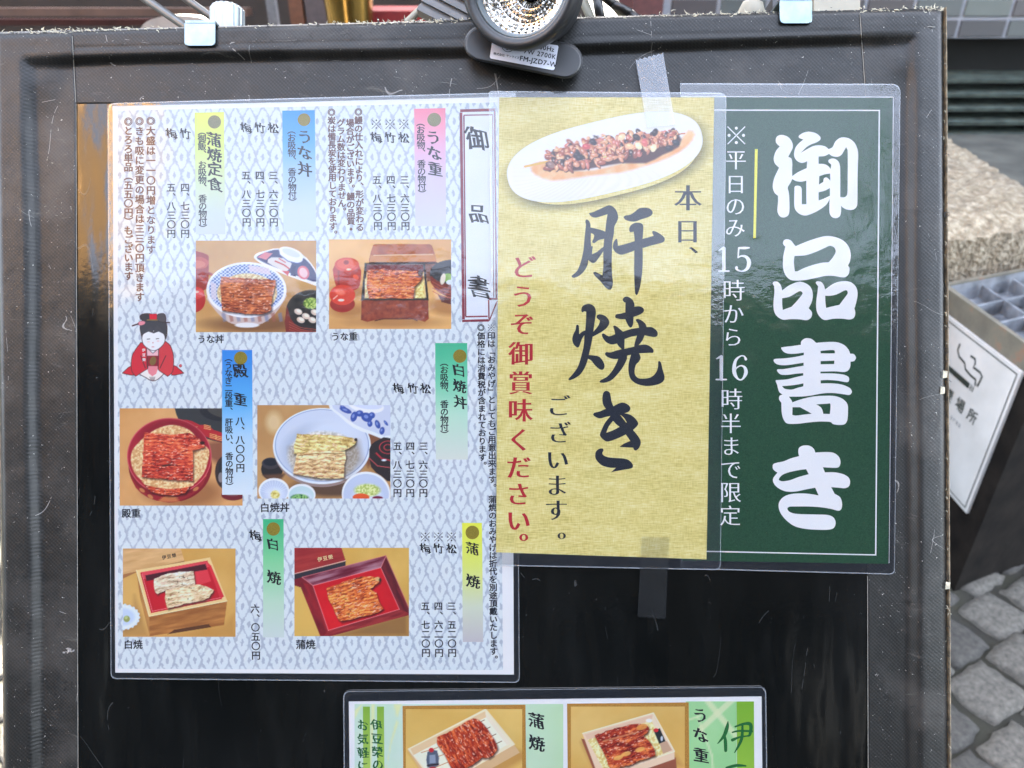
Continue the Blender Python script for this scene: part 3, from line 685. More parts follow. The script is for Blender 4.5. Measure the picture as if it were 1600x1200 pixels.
def hstrip(name, X, Y, m, off=0.0):
    Z = hfield(X, Y) + off; H, W = X.shape; v = [bp(X[j, i], Y[j, i], Z[j, i]) for j in range(H) for i in range(W)]
    f = [((j + 1) * W + i, (j + 1) * W + i + 1, j * W + i + 1, j * W + i) for j in range(H - 1) for i in range(W - 1)]
    # turned-down border so the strip has thickness
    b0 = len(v); rim = list(range(W)) + [j * W + W - 1 for j in range(1, H)] + [(H - 1) * W + i for i in range(W - 2, -1, -1)] + [j * W for j in range(H - 2, 0, -1)]
    v += [Vector((v[k].x, v[k].y, .0002 if name != 'x' else 0)) for k in rim]; L = len(rim); f += [(rim[k], rim[(k + 1) % L], b0 + (k + 1) % L, b0 + k) for k in range(L)]
    return B.part(name, v, f, m, smooth=False)
vm = vinyl('worn_black_vinyl'); 
def lin2(a, b, n_): return np.linspace(a, b, n_)
t = lin2(0, 1, 46)[:, None]; X0 = lin2(108, 1358, 206)[None, :]
yb_ = 162 - 8 * (X0 - 112) / 1230
X = np.broadcast_to(X0, (46, 206)); Y = ytop(X0) + (yb_ - ytop(X0)) * t; o = hstrip('top_strip', X, Y, vm); o.data.polygons.foreach_set('use_smooth', [True] * len(o.data.polygons))
ysl = lin2(0, 1, 230)[:, None]; tt = lin2(0, 1, 42)[None, :]
Yv = TLy + (YB - TLy) * ysl; xin = 112.5 + np.clip((Yv - 50) / 110, 0, 1) * 6 + 4 * (Yv - 160).clip(0) / 1340
X = xl(Yv) + (xin - xl(Yv)) * tt; Y = np.broadcast_to(Yv, X.shape).copy(); Y = Y + (ytop(X) - TLy) * (1 - ysl); o = hstrip('left_strip', X, Y, vm, .35); o.data.polygons.foreach_set('use_smooth', [True] * len(o.data.polygons))
Yv = TRy + (YB - TRy) * ysl; xin = 1343.5 + np.clip((Yv - 20) / 140, 0, 1) * 10 + 4 * (Yv - 160).clip(0) / 1340
X = xin + (xr(Yv) - xin) * tt; Y = np.broadcast_to(Yv, X.shape).copy(); Y = Y + (ytop(X) - TRy) * (1 - ysl); o = hstrip('right_strip', X, Y, vm, .35); o.data.polygons.foreach_set('use_smooth', [True] * len(o.data.polygons))
g = Geo().rect(114, 150, 1357, YB - 2, 1.0); B.part('clear_pocket', g.v, g.f, black_film())
q = [(-7.5, TLy + .6), (1473.8, TRy + .6), (1482.6, YB + 2), (9, YB + 2)]
v = [bp(*p, 0.15) for p in q] + [bp(p[0], p[1], 0.15) + Vector((0, 0, -.012)) for p in q]
B.part('core', v, [(3, 2, 1, 0), (4, 5, 6, 7), (0, 1, 5, 4), (1, 2, 6, 5), (2, 3, 7, 6), (3, 0, 4, 7)], core)
# exposed light edge of the core along the right-hand side
v = [bp(1473.1, 14, .2), bp(1474.3, 14, .2), bp(1483.0, YB, .2), bp(1482.0, YB, .2)]; v += [p + Vector((0, 0, .0042)) for p in v]
g = Geo().add(v, [(0, 1, 2, 3), (7, 6, 5, 4), (1, 0, 4, 5), (2, 1, 5, 6), (3, 2, 6, 7), (0, 3, 7, 4)])
B.part('core_edge', g.v, g.f, core)
# stitched light threads at the strip seams
thr = plain('pale_thread', (170, 166, 156), .8, nscale=200, k=.4); g = Geo()
def seam(pts, wd, lift):
    g = Geo(); P_ = []
    for (a, b) in zip(pts, pts[1:]):
        for k in range(12): P_.append((a[0] + (b[0] - a[0]) * k / 12, a[1] + (b[1] - a[1]) * k / 12))
    P_.append(pts[-1]); g.line(P_, wd, 0); g.v = [bp(800 + v.x * 1156 / DIST, 600 - v.y * 1156 / DIST, float(hfield(np.array(800 + v.x * 1156 / DIST), np.array(600 - v.y * 1156 / DIST))) + lift) for v in g.v]
    B.part('strip_seam', g.v, g.f, thr)
seam([(112.5, 49), (118.5, 160)], 1.0, .5); seam([(118.8, 162), (121, 900), (122.6, 1450)], .8, .5)
seam([(1343.5, 21), (1353, 158)], 1.0, .5); seam([(1355.5, 900), (1357.4, 1450)], .8, .5)
g = Geo()
g.line([(1344 + i * 9, 41 + (i % 3) * .8 + random.uniform(-.6, .6)) for i in range(14)], 1.3, 6.9); g.line([(1442, 12), (1446, 24), (1449, 40)], 1.8, 6.8)
B.part('fold_edge', g.v, g.f, thr)
# frayed fibres standing out of the top edge
frm = plain('cream_fibre', (204, 198, 174), .9, nscale=300, var=.35, k=.55); dkf = plain('black_thread', (22, 22, 24), .7)
rf = random.Random(11); g = Geo(); g2 = Geo()
def dens(x):
    for a, b, d in ((-8, 40, .45), (40, 190, 1.0), (190, 290, .35), (385, 560, .22), (560, 725, 1.0), (905, 960, .25), (1000, 1210, .5), (1272, 1340, .25), (1340, 1440, .55), (1440, 1476, 1.0)):
        if a <= x < b: return d
    return .05
for i in range(1500):
    x = rf.uniform(-8, 1475)
    if rf.random() > dens(x): continue
    y = ytop(x) + rf.gauss(1.2, 2.0); L = rf.uniform(1.2, 7) ; a = rf.gauss(0, .35) + (math.pi if rf.random() < .5 else 0)
    if rf.random() < .12: a = rf.uniform(-2.6, -.5); L = rf.uniform(3, 9)
    p1 = (x, y, rf.uniform(.7, 2.4)); p2 = (x + L * .5 * math.cos(a), y + L * .5 * math.sin(a) + rf.uniform(-.8, .8), rf.uniform(.5, 2.0)); p3 = (x + L * math.cos(a + .3), y + L * math.sin(a + .3), .25)
    (g if rf.random() < .72 else g2).line([p1, p2, p3], 1, rf.uniform(5.2, 7.6))
for i in range(70):
    y = rf.uniform(30, 1250); x = xr(y) + rf.uniform(-1, 3); a = rf.uniform(-1.2, 1.2); L = rf.uniform(2, 8)
    (g2 if rf.random() < .6 else g).line([(x, y), (x + L * .5 * math.cos(a), y + L * .5 * math.sin(a)), (x + L * math.cos(a + .9), y + L * math.sin(a + .9))], .7, rf.uniform(3, 6.5))
for (cx, cy) in ((1478, 548), (1479, 335), (1480, 912), (8, 1060), (6, 1040)):
    g2.line([(cx + 4 * math.cos(k * .6), cy + 4 * math.sin(k * .6)) for k in range(9)], .7, 5)
for (cx, cy) in ((1473, 610), (1477, 585), (1481, 915)): g.shape([[(cx - 3, cy - 6), (cx + 4, cy - 5), (cx + 3, cy + 5), (cx - 4, cy + 6)]], 6.4, 0)
B.part('frayed_fibre', g.v, g.f, frm, kind='stuff'); B.part('loose_thread', g2.v, g2.f, dkf, kind='stuff')

# ------------------------------------------------------------------ laminated sheets
FK = .9
def film_mat(name='laminating_film', haze=.005, peel=1.0, rough=.035, hz=(205, 215, 235)):
    m, n, b = mat(name); n.nodes.remove(b); out = n.nodes['Material Output']; co = objco(n)
    tr = n.nodes.new('ShaderNodeBsdfTransparent'); gl = node(n, 'ShaderNodeBsdfGlossy', Roughness=rough); df = n.nodes.new('ShaderNodeBsdfDiffuse'); df.inputs[0].default_value = C4(hz, 1.0)
    fr = node(n, 'ShaderNodeFresnel', IOR=1.55)
    big = noise(n, co, 13, 3, .5); peelmask = ramp(n, noise(n, co, 17, 3), [(.42, (0, 0, 0)), (.62, (1, 1, 1))])
    h = math_(n, 'ADD', math_(n, 'MULTIPLY', big, 1.25), math_(n, 'MULTIPLY', noise(n, co, 190, 3, .6), math_(n, 'ADD', .035 * peel, math_(n, 'MULTIPLY', peelmask, .11 * peel))))
    bm = bump(n, h, 1.0, .0013); n.links.new(bm, gl.inputs['Normal']); n.links.new(bm, fr.inputs['Normal'])
    hzv = math_(n, 'MULTIPLY', math_(n, 'ADD', .55, noise(n, co, 60, 5, .7)), haze)
    m1 = n.nodes.new('ShaderNodeMixShader'); n.links.new(hzv, m1.inputs[0]); n.links.new(tr.outputs[0], m1.inputs[1]); n.links.new(df.outputs[0], m1.inputs[2])
    m2 = n.nodes.new('ShaderNodeMixShader'); n.links.new(math_(n, 'MULTIPLY', fr.outputs[0], FK), m2.inputs[0]); n.links.new(m1.outputs[0], m2.inputs[1]); n.links.new(gl.outputs[0], m2.inputs[2])
    n.links.new(m2.outputs[0], out.inputs[0]); return m
film = film_mat(); filmedge = film_mat('film_cut_edge', .12, .5, .2, (225, 232, 240)); seal = film_mat('film_sealed_margin', .022, 1.6, .06, (200, 212, 232)); tapem = film_mat('frosted_tape', .15, 2.2, .28, (215, 222, 236)); tapec = film_mat('clear_tape', .010, 2.5, .2, (200, 205, 210))
def rrect(c, r, n_=7):
    """rounded corners quad in photo pixels"""
    P = [Vector(p) for p in c]; out = []
    for i in range(4):
        a = (P[i - 1] - P[i]).normalized(); b = (P[(i + 1) % 4] - P[i]).normalized()
        ri = r[i] if isinstance(r, (list, tuple)) else r; s_, e_ = P[i] + a * ri, P[i] + b * ri
        for k in range(n_ + 1):
            t = k / n_; out.append(s_ * (1 - t) ** 2 + P[i] * 2 * t * (1 - t) + e_ * t * t)
    return out
def add_film(T, c, r, h, pq):
    g = Geo().shape([rrect(c, r), [Vector(p) for p in pq]], h - .06, 0); T.part('sealed_margin', g.v, g.f, seal)
    _film(T, c, r, h)
def _film(T, c, r, h):
    o_ = rrect(c, r); g = Geo().shape([o_], h, 0); T.part('lamination', g.v, g.f, film)
    cen = sum(o_, Vector((0, 0))) / len(o_)
    inn = [p + (cen - p).normalized() * 2.0 for p in o_]
    g = Geo().shape([o_, inn], h + .03, 0)
    n0 = len(g.v); N = len(o_); g.add([bp(p.x, p.y, h + .03) for p in o_] + [bp(p.x, p.y, h - .45) for p in o_], [(i, N + i, N + (i + 1) % N, (i + 1) % N) for i in range(N)])
    T.part('film_edge', g.v, g.f, filmedge)
def paper(T, c, h, m, th=.12):
    g = Geo().quad(*c, h); n0 = [bp(*p, h) for p in c]; n1 = [bp(*p, h - th) for p in c]
    g.add(n0 + n1, [(i, (i + 1) % 4, 4 + (i + 1) % 4, 4 + i) for i in range(4)]); return T.part('paper', g.v, g.f, m)
I_black = ink('black_ink', (20, 22, 32)); I_brown = ink('brown_ink', (92, 52, 42)); I_brush = ink('brush_black_ink', (16, 18, 24)); I_gold = ink('olive_gold_ink', (134, 120, 26), .2); I_goldg = ink('grey_gold_ink', (128, 124, 84), .2)
I_white = ink('white_ink', (230, 236, 242), .04); I_red = ink('red_ink', (172, 20, 34)); I_maroon = ink('maroon_ink', (124, 34, 52)); I_navy = ink('blue_black_ink', (20, 26, 38), .6)
I_grn = ink('dark_green_ink', (20, 92, 44)); I_paper = ink('white_paper', (228, 232, 238), .03)
def ikat():
    m, n, b = mat('ikat_pattern_print'); co = objco(n); sep = n.nodes.new('ShaderNodeSeparateXYZ'); n.links.new(co, sep.inputs[0])
    s = SPX; nx = noise(n, co, 380, 3); ny = noise(n, co, 300, 3); lx = noise(n, co, 9, 2)
    x = math_(n, 'ADD', math_(n, 'DIVIDE', sep.outputs[0], s), math_(n, 'ADD', math_(n, 'MULTIPLY', math_(n, 'SUBTRACT', nx, .5), 8), math_(n, 'MULTIPLY', lx, 7)))
    y = math_(n, 'ADD', math_(n, 'DIVIDE', sep.outputs[1], s), math_(n, 'MULTIPLY', math_(n, 'SUBTRACT', ny, .5), 7.0))
    u = math_(n, 'DIVIDE', x, 21.2); v = math_(n, 'DIVIDE', y, 56.0)
    a = math_(n, 'ADD', u, v); c = math_(n, 'SUBTRACT', u, v)
    fa = math_(n, 'SUBTRACT', a, math_(n, 'ROUND', a)); fc = math_(n, 'SUBTRACT', c, math_(n, 'ROUND', c))
    dx = math_(n, 'MULTIPLY', math_(n, 'ADD', fa, fc), 11.0); dy = math_(n, 'MULTIPLY', math_(n, 'SUBTRACT', fa, fc), 28.0)
    def met(ax, ay, px, py): return math_(n, 'ADD', math_(n, 'POWER', math_(n, 'DIVIDE', math_(n, 'ABSOLUTE', dx), ax), px), math_(n, 'POWER', math_(n, 'DIVIDE', math_(n, 'ABSOLUTE', dy), ay), py))
    o1 = met(9.4, 19.0, 1.45, 1.2); o2 = met(3.0, 6.2, 1.5, 1.2)
    f = math_(n, 'MULTIPLY', math_(n, 'SMOOTH_MIN', math_(n, 'MULTIPLY_ADD', o1, -4.0, 4.6), 1.0, .1), math_(n, 'MINIMUM', math_(n, 'MAXIMUM', math_(n, 'MULTIPLY_ADD', o2, 2.5, -1.7), 0.0), 1.0))
    g_ = noise(n, co, 700, 2)
    tone = noise(n, co, 7, 2)
    dk = mix(n, tone, C4((164, 178, 192)), C4((184, 191, 200))); lt = mix(n, g_, C4((206, 218, 222)), C4((222, 229, 230)))
    n.links.new(mix(n, math_(n, 'MAXIMUM', math_(n, 'MINIMUM', f, 1.0), 0.0), dk, lt), b.inputs['Base Color']); b.inputs['Roughness'].default_value = .6; b.inputs['Specular IOR Level'].default_value = .2; return m

# ---- 1: the large left-hand menu
L1 = Thing('menu_sheet', 'large laminated menu with six eel dish photos on pale blue ikat pattern', 'menu', board=(489, 1060, 1.7))
h1 = 1.7
paper(L1, ((176, 166), (799, 151), (803, 1054), (180, 1051)), h1, I_paper)
g = Geo().quad((184, 173), (778, 160), (786, 1047), (184, 1045), h1 + .04); L1.part('pattern_print', g.v, g.f, ikat())
HP = h1 + .08
def strip(T, q, stops, name='heading_strip', h=HP):
    n_ = 24; rows_ = [i / n_ for i in range(n_ + 1)]
    X = np.array([[q[0][0] + (q[3][0] - q[0][0]) * t, q[1][0] + (q[2][0] - q[1][0]) * t] for t in rows_]); Y = np.array([[q[0][1] + (q[3][1] - q[0][1]) * t, q[1][1] + (q[2][1] - q[1][1]) * t] for t in rows_])
    P = Paint(X, Y); ps = [s_[0] for s_ in stops]
    for k in range(3): P.c[..., k] = np.interp(np.array(rows_), ps, [s_[1][k] for s_ in stops])[:, None]
    return grid_mesh(T, name, P, h)
def dot(T, cx, cy, r, m, h=HP + .05): g = Geo().disc(cx, cy, r, h); return T.part('gold_dot', g.v, g.f, m)
HT = HP + .06
def txt(T, text, x0, y0, x1, y1, size, m=I_black, h=HT, name='printed_text', **kw):
    g = Geo(); column(g, text, x0, y0, x1, y1, size, h, **kw); return T.part(name, g.v, g.f, m)
BR = dict(bold=(.028, .004), brush=.028, warp=-.10, skew=-.12)
strip(L1, ((647, 170), (696, 169), (697, 354), (649, 353)), [(0, (236, 130, 150)), (.3, (226, 170, 196)), (.55, (206, 190, 215)), (1, (204, 208, 216))])
strip(L1, ((441, 173), (492, 172), (494, 362), (443, 362)), [(0, (62, 148, 222)), (.25, (96, 168, 222)), (.5, (164, 196, 226)), (.8, (192, 208, 226)), (1, (196, 210, 224))])
strip(L1, ((304, 176), (350, 175), (352, 366), (306, 366)), [(0, (222, 228, 96)), (.25, (212, 226, 120)), (.6, (200, 216, 180)), (1, (198, 208, 220))])
strip(L1, ((347, 547), (394, 547), (395, 773), (347, 773)), [(0, (48, 130, 214)), (.35, (90, 170, 226)), (.6, (170, 206, 236)), (1, (214, 226, 244))], h=HP + .02 + .10)
strip(L1, ((680, 536), (730, 536), (731, 718), (681, 718)), [(0, (62, 178, 134)), (.3, (110, 200, 160)), (.6, (178, 220, 196)), (1, (208, 216, 206))])
strip(L1, ((411, 811), (443, 811), (444, 996), (411, 996)), [(0, (60, 178, 120)), (.35, (128, 206, 150)), (.7, (184, 216, 190)), (1, (200, 214, 210))])
strip(L1, ((722, 817), (753, 817), (755, 1003), (723, 1003)), [(0, (228, 232, 70)), (.35, (216, 226, 110)), (.7, (204, 214, 190)), (1, (192, 188, 190))])
for cx, cy, r, m_ in ((678.5, 187, 10.7, I_goldg), (475, 187, 10, I_gold), (335, 190.5, 10.3, I_goldg), (718.5, 556.5, 10.5, I_gold), (427, 826.5, 10.5, I_gold), (738, 832, 10.6, I_gold)): dot(L1, cx, cy, r, m_)
dot(L1, 376, 559.5, 10.4, I_gold, HP + .16)
txt(L1, 'うな重', 677, 214, 680, 264, 23, I_brush, **BR)
txt(L1, '（お吸物、 香の物付）', 657, 191, 659.5, 303, 13.5)
txt(L1, 'うな丼', 476, 213, 476, 264, 23, I_brush, **BR)
txt(L1, '（お吸物、 香の物付）', 455.5, 203, 457, 316, 13.5)
txt(L1, '蒲焼定食', 334, 218, 336, 288, 23, I_brush, **BR)
txt(L1, '（御飯、 お吸物、 香の物付）', 315.5, 205, 317, 357, 13.5)
for x_, c_ in ((631, '松'), (609.5, '竹'), (588, '梅')): 
    txt(L1, '※', x_, 194, x_, 194, 18); txt(L1, c_, x_, 215, x_, 215, 17, I_brush, **BR)
for x_, t_ in ((632, '三、六三〇円'), (610.5, '四、七三〇円'), (589, '五、八三〇円')): txt(L1, t_, x_, 281, x_ + 1.5, 353, 14.5)
for x_, c_, t_ in ((427, '松', '三、六三〇円'), (406, '竹', '四、七三〇円'), (384.5, '梅', '五、八三〇円')):
    txt(L1, c_, x_, 200, x_, 200, 17, I_brush, **BR); txt(L1, t_, x_, 274, x_ + .8, 347, 14.5)
for x_, c_, t_ in ((289.5, '竹', '四、七三〇円'), (268, '梅', '五、八三〇円')):
    txt(L1, c_, x_, 209, x_, 209, 17, I_brush, **BR); txt(L1, t_, x_ - .5, 293, x_ - .3, 365, 14.5)
BB = dict(bold=(.032, .026))
txt(L1, '◎鰻の仕入れにより、形が変わる', 560, 175, 562.5, 355, 13.2, I_brown, **BB)
txt(L1, '場合がございます。鰻の品質・', 547, 192, 548.5, 358, 13.2, I_brown, **BB)
txt(L1, 'グラム数は変わりません。', 532.5, 192, 534.5, 330, 13.2, I_brown, **BB)
txt(L1, '◎炭は備長炭を使用しております。', 518, 175.5, 520.5, 366, 13.2, I_brown, **BB)
txt(L1, '◎大盛は一一〇円増となります', 235.5, 189, 236, 390, 14.8, I_brown, **BB)
txt(L1, '◎きも吸に変更の場合は三三〇円頂きます', 218, 189.5, 218.5, 464, 14.8, I_brown, **BB)
txt(L1, '◎とろろ単品（五五〇円）もございます', 200.5, 190, 201, 431, 14.8, I_brown, **BB)
def rtxt(T, text, x, y, size, m=I_black, h=HT, ang=-.01, name='caption', **kw):
    g = Geo(); row(g, text, x, y, size, h, ang, **kw); return T.part(name, g.v, g.f, m)
CB = dict(bold=(.024, .018))
rtxt(L1, 'うな丼', 308, 530, 14, **CB); rtxt(L1, 'うな重', 517, 526, 14, **CB); rtxt(L1, '殿重', 190, 802, 15, **CB); rtxt(L1, '白焼丼', 406, 793, 15.5, **CB); rtxt(L1, '白焼', 193, 1007, 15, **CB); rtxt(L1, '蒲焼', 462, 1007, 15.5, **CB)
txt(L1, '殿', 375, 579, 375, 579, 23, I_brush, h=HT + .14, **BR); txt(L1, '重', 375.5, 624, 375.5, 624, 21, I_brush, h=HT + .14, **BR)
txt(L1, '（うなぎ二段重、 肝吸い、 香の物付）', 357, 559, 358.5, 760, 12.6, h=HT + .14)
txt(L1, '八、八〇〇円', 375, 658, 375.5, 731, 14.5, h=HT + .14)
txt(L1, '白焼丼', 717, 578, 719, 628, 21, I_brush, **BR)
txt(L1, '（お吸物、 香の物付）', 694, 566, 694.5, 679, 13.2)
for x_, c_ in ((665, '松'), (645, '竹'), (622.5, '梅')): txt(L1, c_, x_, 607, x_, 607, 16.5, I_brush, **BR)
for x_, t_ in ((661.5, '三、六三〇円'), (641, '四、七三〇円'), (621, '五、八三〇円')): txt(L1, t_, x_, 697, x_, 770, 14.2)
txt(L1, '白', 426.5, 850, 426.5, 850, 20, I_brush, **BR); txt(L1, '焼', 428, 902, 428, 902, 22, I_brush, **BR); txt(L1, '梅', 399, 837, 399, 837, 18, I_brush, **BR)
txt(L1, '六、〇五〇円', 398.5, 951, 400, 1024, 14.5)
txt(L1, '蒲', 738, 857, 738, 857, 20, I_brush, **BR); txt(L1, '焼', 739, 908, 739, 908, 22, I_brush, **BR)
for x_, c_, t_ in ((705.5, '松', '三、五二〇円'), (685, '竹', '四、六二〇円'), (664.5, '梅', '五、七二〇円')):
    txt(L1, '※', x_, 839, x_, 839, 17); txt(L1, c_, x_, 857, x_, 857, 16, I_brush, **BR); txt(L1, t_, x_, 947, x_ + 1, 1020, 14.2)
txt(L1, '※印は「おみやげ」としてもご用意出来ます。 蒲焼のおみやげは折代を別途頂戴いたします。', 767.5, 512, 771.5, 1030, 12.8, bold=(.034, .026))
txt(L1, '◎価格には消費税が含まれております。', 751.5, 512, 754, 727, 12.6, bold=(.034, .026))
# title box
g = Geo().quad((719, 171), (773, 171), (776, 500), (723, 503), HP + .0); L1.part('title_panel', g.v, g.f, ink('title_panel_ink', (216, 222, 236), .04))
g = Geo(); hh = HP + .05
g.line([(719, 173), (774, 171.5)], 4.5, hh); g.line([(720.3, 175.8), (724.2, 499)], 4.4, hh); g.line([(773, 173.9), (775.5, 466)], 2.8, hh); g.line([(722, 501.5), (764, 500.5)], 3.8, hh); g.line([(764.5, 501), (777, 470)], 2.0, hh + .02); g.line([(764.5, 466.8), (777.5, 467)], 3.4, hh + .02); g.line([(763.5, 468.6), (764, 498)], 2.2, hh)
g.line([(724, 180), (770, 179.3)], 1.8, hh); g.line([(724.8, 181), (727.7, 494)], 2.2, hh); g.line([(769.8, 180.3), (771.5, 465)], 1.4, hh); g.line([(727, 494.8), (762, 494.2)], 2.4, hh + .02)
L1.part('title_border', g.v, g.f, I_maroon)
for c_, x_, y_, s_ in (('御', 745.5, 217, 37), ('品', 747, 334, 31), ('書', 749, 449, 37)): txt(L1, c_, x_, y_, x_, y_, s_, I_brush, name='title_character', bold=(.018, -.004) if c_ == '書' else (.024, .002), brush=.012 if c_ == '書' else .03, warp=-.13, skew=-.16)
# ------------------------------------------------------------------ pictures printed on the menu
HPH = HP + .05
EELD, EELM, EELL = (70, 20, 14), (160, 56, 34), (224, 128, 70)
# bowl of eel on rice
P = field(306, 376, 494, 519); P.put(np.ones(P.X.shape), P.grain((206, 162, 98), (184, 136, 78), 60, 1)); P.put(np.clip((P.Y - 440) / 90, 0, 1) * np.clip((P.X - 350) / 120, 0, 1), (120, 74, 48), .55)
P.ell(392, 506, 70, 12, (96, 60, 36), soft=8, al=.6)
P.poly([(324, 398), (326, 408), (325, 446), (318, 454), (300, 456), (300, 396)], (150, 40, 34), sm=3); P.ell(308, 411, 18, 10, (186, 78, 62)); P.ell(307, 413, 14, 6, (214, 130, 100), al=.6); P.line([(322, 425), (331, 429)], 4, (150, 44, 36)); P.line([(312, 432), (322, 440)], 3, (214, 90, 70), al=.5)
P.ell(304, 468, 17, 20, (176, 30, 28)); P.ell(304, 458, 15, 10, (206, 46, 40)); P.ell(306, 456, 5, 2, (255, 190, 170))
P.poly([(325, 462), (334, 482), (352, 500), (368, 507), (402, 508), (424, 496), (440, 476), (446, 458)], (198, 178, 170), sm=3)
for k in range(9): P.poly([(346 + k * 11, 490), (352 + k * 11, 488), (354 + k * 11, 502), (349 + k * 11, 503)], (150, 84, 70) if k % 2 else (110, 120, 156), al=.6, soft=2)
P.ell(386, 508, 19, 4, (226, 224, 224))
P.ell(385, 453, 62.5, 43.5, (232, 236, 242)); m = P.mell(385, 452, 58.5, 39, soft=1)
cell = (np.sin(P.X * .95) * np.sin(P.Y * 1.15) > 0)[..., None]; P.put(m, np.where(cell, np.array((92, 116, 172)), np.array((196, 208, 230))))
P.poly([(388, 414), (420, 419), (424, 430), (390, 424)], (216, 200, 206), al=.85); P.poly([(329, 440), (338, 444), (338, 470), (330, 466)], (216, 206, 214), al=.85)
m = P.mell(386, 458, 47, 31, soft=1); P.rice(m, (196, 168, 120), (244, 226, 180)); P.ell(386, 452, 50, 38, (110, 70, 50), al=0)
P.eel([(345, 432, 1), (390, 435), (430, 437, 1), (431, 446), (425, 462), (424, 484), (417, 489, 1), (392, 491), (347, 485, 1), (345, 460)], EELD, (150, 62, 40), (216, 124, 78), .04, 2, 2, 4.6)
P.ell(385, 453, 61.5, 42.5, (236, 240, 246), al=0)
P.poly([(397, 403), (401, 396), (414, 392), (434, 388), (470, 396), (492, 420), (496, 440), (496, 447), (478, 441), (440, 427), (410, 413)], (238, 236, 236), sm=3)
P.poly([(401, 402), (416, 394), (436, 390), (470, 400), (490, 420), (495, 440), (470, 433), (436, 420), (412, 410)], (58, 62, 104), sm=3)
P.poly([(402, 402), (414, 394), (426, 396), (416, 406)], (206, 120, 130)); P.poly([(424, 402), (444, 404), (456, 412), (448, 424), (436, 420), (418, 410)], (214, 206, 200), sm=2); P.line([(430, 408), (444, 414), (452, 420)], 2, (190, 60, 60)); P.line([(436, 404), (446, 410)], 1.5, (190, 70, 70)); P.poly([(440, 423), (452, 424), (450, 431)], (196, 60, 60)); P.ell(474, 426, 9, 11, (216, 110, 120), -.4); P.ell(474, 426, 6, 8, (236, 190, 190), -.4); P.poly([(456, 414), (462, 416), (462, 432), (454, 430)], (40, 44, 90))
P.ell(455, 400, 19, 9, (226, 230, 236), .35); P.ell(455, 396, 20, 8.5, (244, 246, 250), .35); P.ell(455, 395, 15, 5.5, (206, 212, 222), .35); P.line([(437, 398), (450, 408), (470, 413)], 1.2, (60, 76, 140))
P.ell(486, 486, 39, 33, (44, 40, 38)); P.poly([(448, 478), (454, 498), (470, 514), (494, 519), (494, 530), (448, 530)], (120, 44, 36), sm=2); P.ell(488, 482, 36, 27, (34, 34, 32))
P.rice(P.mell(486, 474, 12, 9, soft=2), (80, 120, 40), (190, 210, 110), 5)
for cx, cy in ((466, 487), (478, 494), (488, 500), (470, 500), (492, 488)): P.ell(cx, cy, 6.5, 4.5, (216, 196, 176), .4); P.ell(cx + 1, cy - 1, 4, 2.4, (240, 228, 212), .4)
for k in range(4): P.line([(452, 503 + k * 4), (470, 512 + k * 3), (494, 515 + k * 3)], 1, (170, 76, 60))
grid_mesh(L1, 'photo_print', P, HPH, label='printed photo of eel over rice in a blue and white bowl with its lid')
# lacquer box of eel
P = field(514, 374, 705, 514); P.put(np.ones(P.X.shape), P.grain((232, 182, 112), (208, 156, 92), 70, 2))
for cx, cy, rx, ry in ((545, 485, 28, 10), (618, 503, 62, 9), (700, 478, 30, 14), (545, 455, 26, 9)): P.ell(cx, cy, rx, ry, (150, 94, 48), soft=9, al=.6)
P.poly([(583, 383), (590, 381.5), (668, 381.5), (675, 384), (682, 408), (677, 411), (578, 411), (577, 404)], P.grain((176, 96, 50), (150, 74, 40), 14, 4), sm=2); P.poly([(579, 399), (679, 397), (682, 408), (577, 410)], (196, 128, 66)); P.line([(584, 399), (676, 397.5)], 1.4, (226, 190, 150)); P.line([(578, 411), (682, 411)], 3, (46, 26, 22))
P.poly([(662, 412), (682, 412), (684, 436), (668, 440)], (96, 44, 36), al=.8)
P.poly([(523, 414), (561, 414), (562, 446), (552, 454), (530, 452), (523, 440)], (172, 44, 30), sm=3); P.ell(542, 413.5, 19, 11.2, (206, 66, 42)); P.ell(542, 412.5, 15.5, 8, (222, 92, 60)); P.ell(541, 410, 4, 3.4, (150, 40, 28)); P.ell(545, 421, 4, 1.6, (255, 214, 190)); P.ell(556, 433, 5, 3.6, (232, 90, 60), .6); P.line([(529, 424), (529, 444)], 3, (110, 24, 20), al=.5)
P.ell(535, 475, 19.5, 13, (150, 30, 24)); P.ell(535, 461, 20, 16, (208, 56, 36)); P.ell(531, 456, 8, 5, (232, 110, 84), .3, soft=3); P.ell(533, 469, 5, 2, (255, 220, 200)); P.line([(527, 462), (521, 467)], 2, (250, 200, 180), al=.8)
P.poly([(565, 466), (669, 466), (670, 498), (664, 503), (650, 499), (590, 499), (574, 503), (564, 500)], P.grain((156, 70, 42), (120, 44, 30), 5, 6), sm=0); P.line([(586, 501), (600, 498), (645, 498), (652, 501)], 1.6, (70, 26, 20))
P.poly([(570, 411, 1), (664, 411, 1), (670, 469, 1), (564, 469, 1)], (30, 26, 26)); P.poly([(573, 414), (661, 414), (666, 465), (569, 465)], (104, 30, 34)); P.poly([(573, 425), (662, 425), (666, 465), (570, 465)], (226, 196, 136)); P.line([(574, 413.5), (661, 413.5)], .8, (200, 150, 140))
P.rice(P.mpoly([(648, 446), (662, 438), (664, 466), (648, 466)]), (206, 180, 90), (248, 232, 160), 4); P.rice(P.mpoly([(570, 436), (576, 430), (580, 466), (570, 466)]), (206, 180, 120), (248, 232, 190), 4)
P.eel([(574, 421, 1), (600, 420), (652, 424, 1), (660, 430), (656, 439), (648, 447, 1), (646, 467, 1), (612, 466), (577, 467, 1), (573, 446)], (90, 26, 20), (178, 70, 42), (236, 146, 88), .03, 5, 2, 5.2)
P.line([(578, 447), (600, 444), (640, 446)], 2, (236, 150, 80), al=.6, soft=2); P.ell(657, 427, 4, 5, (50, 30, 24), al=.8)
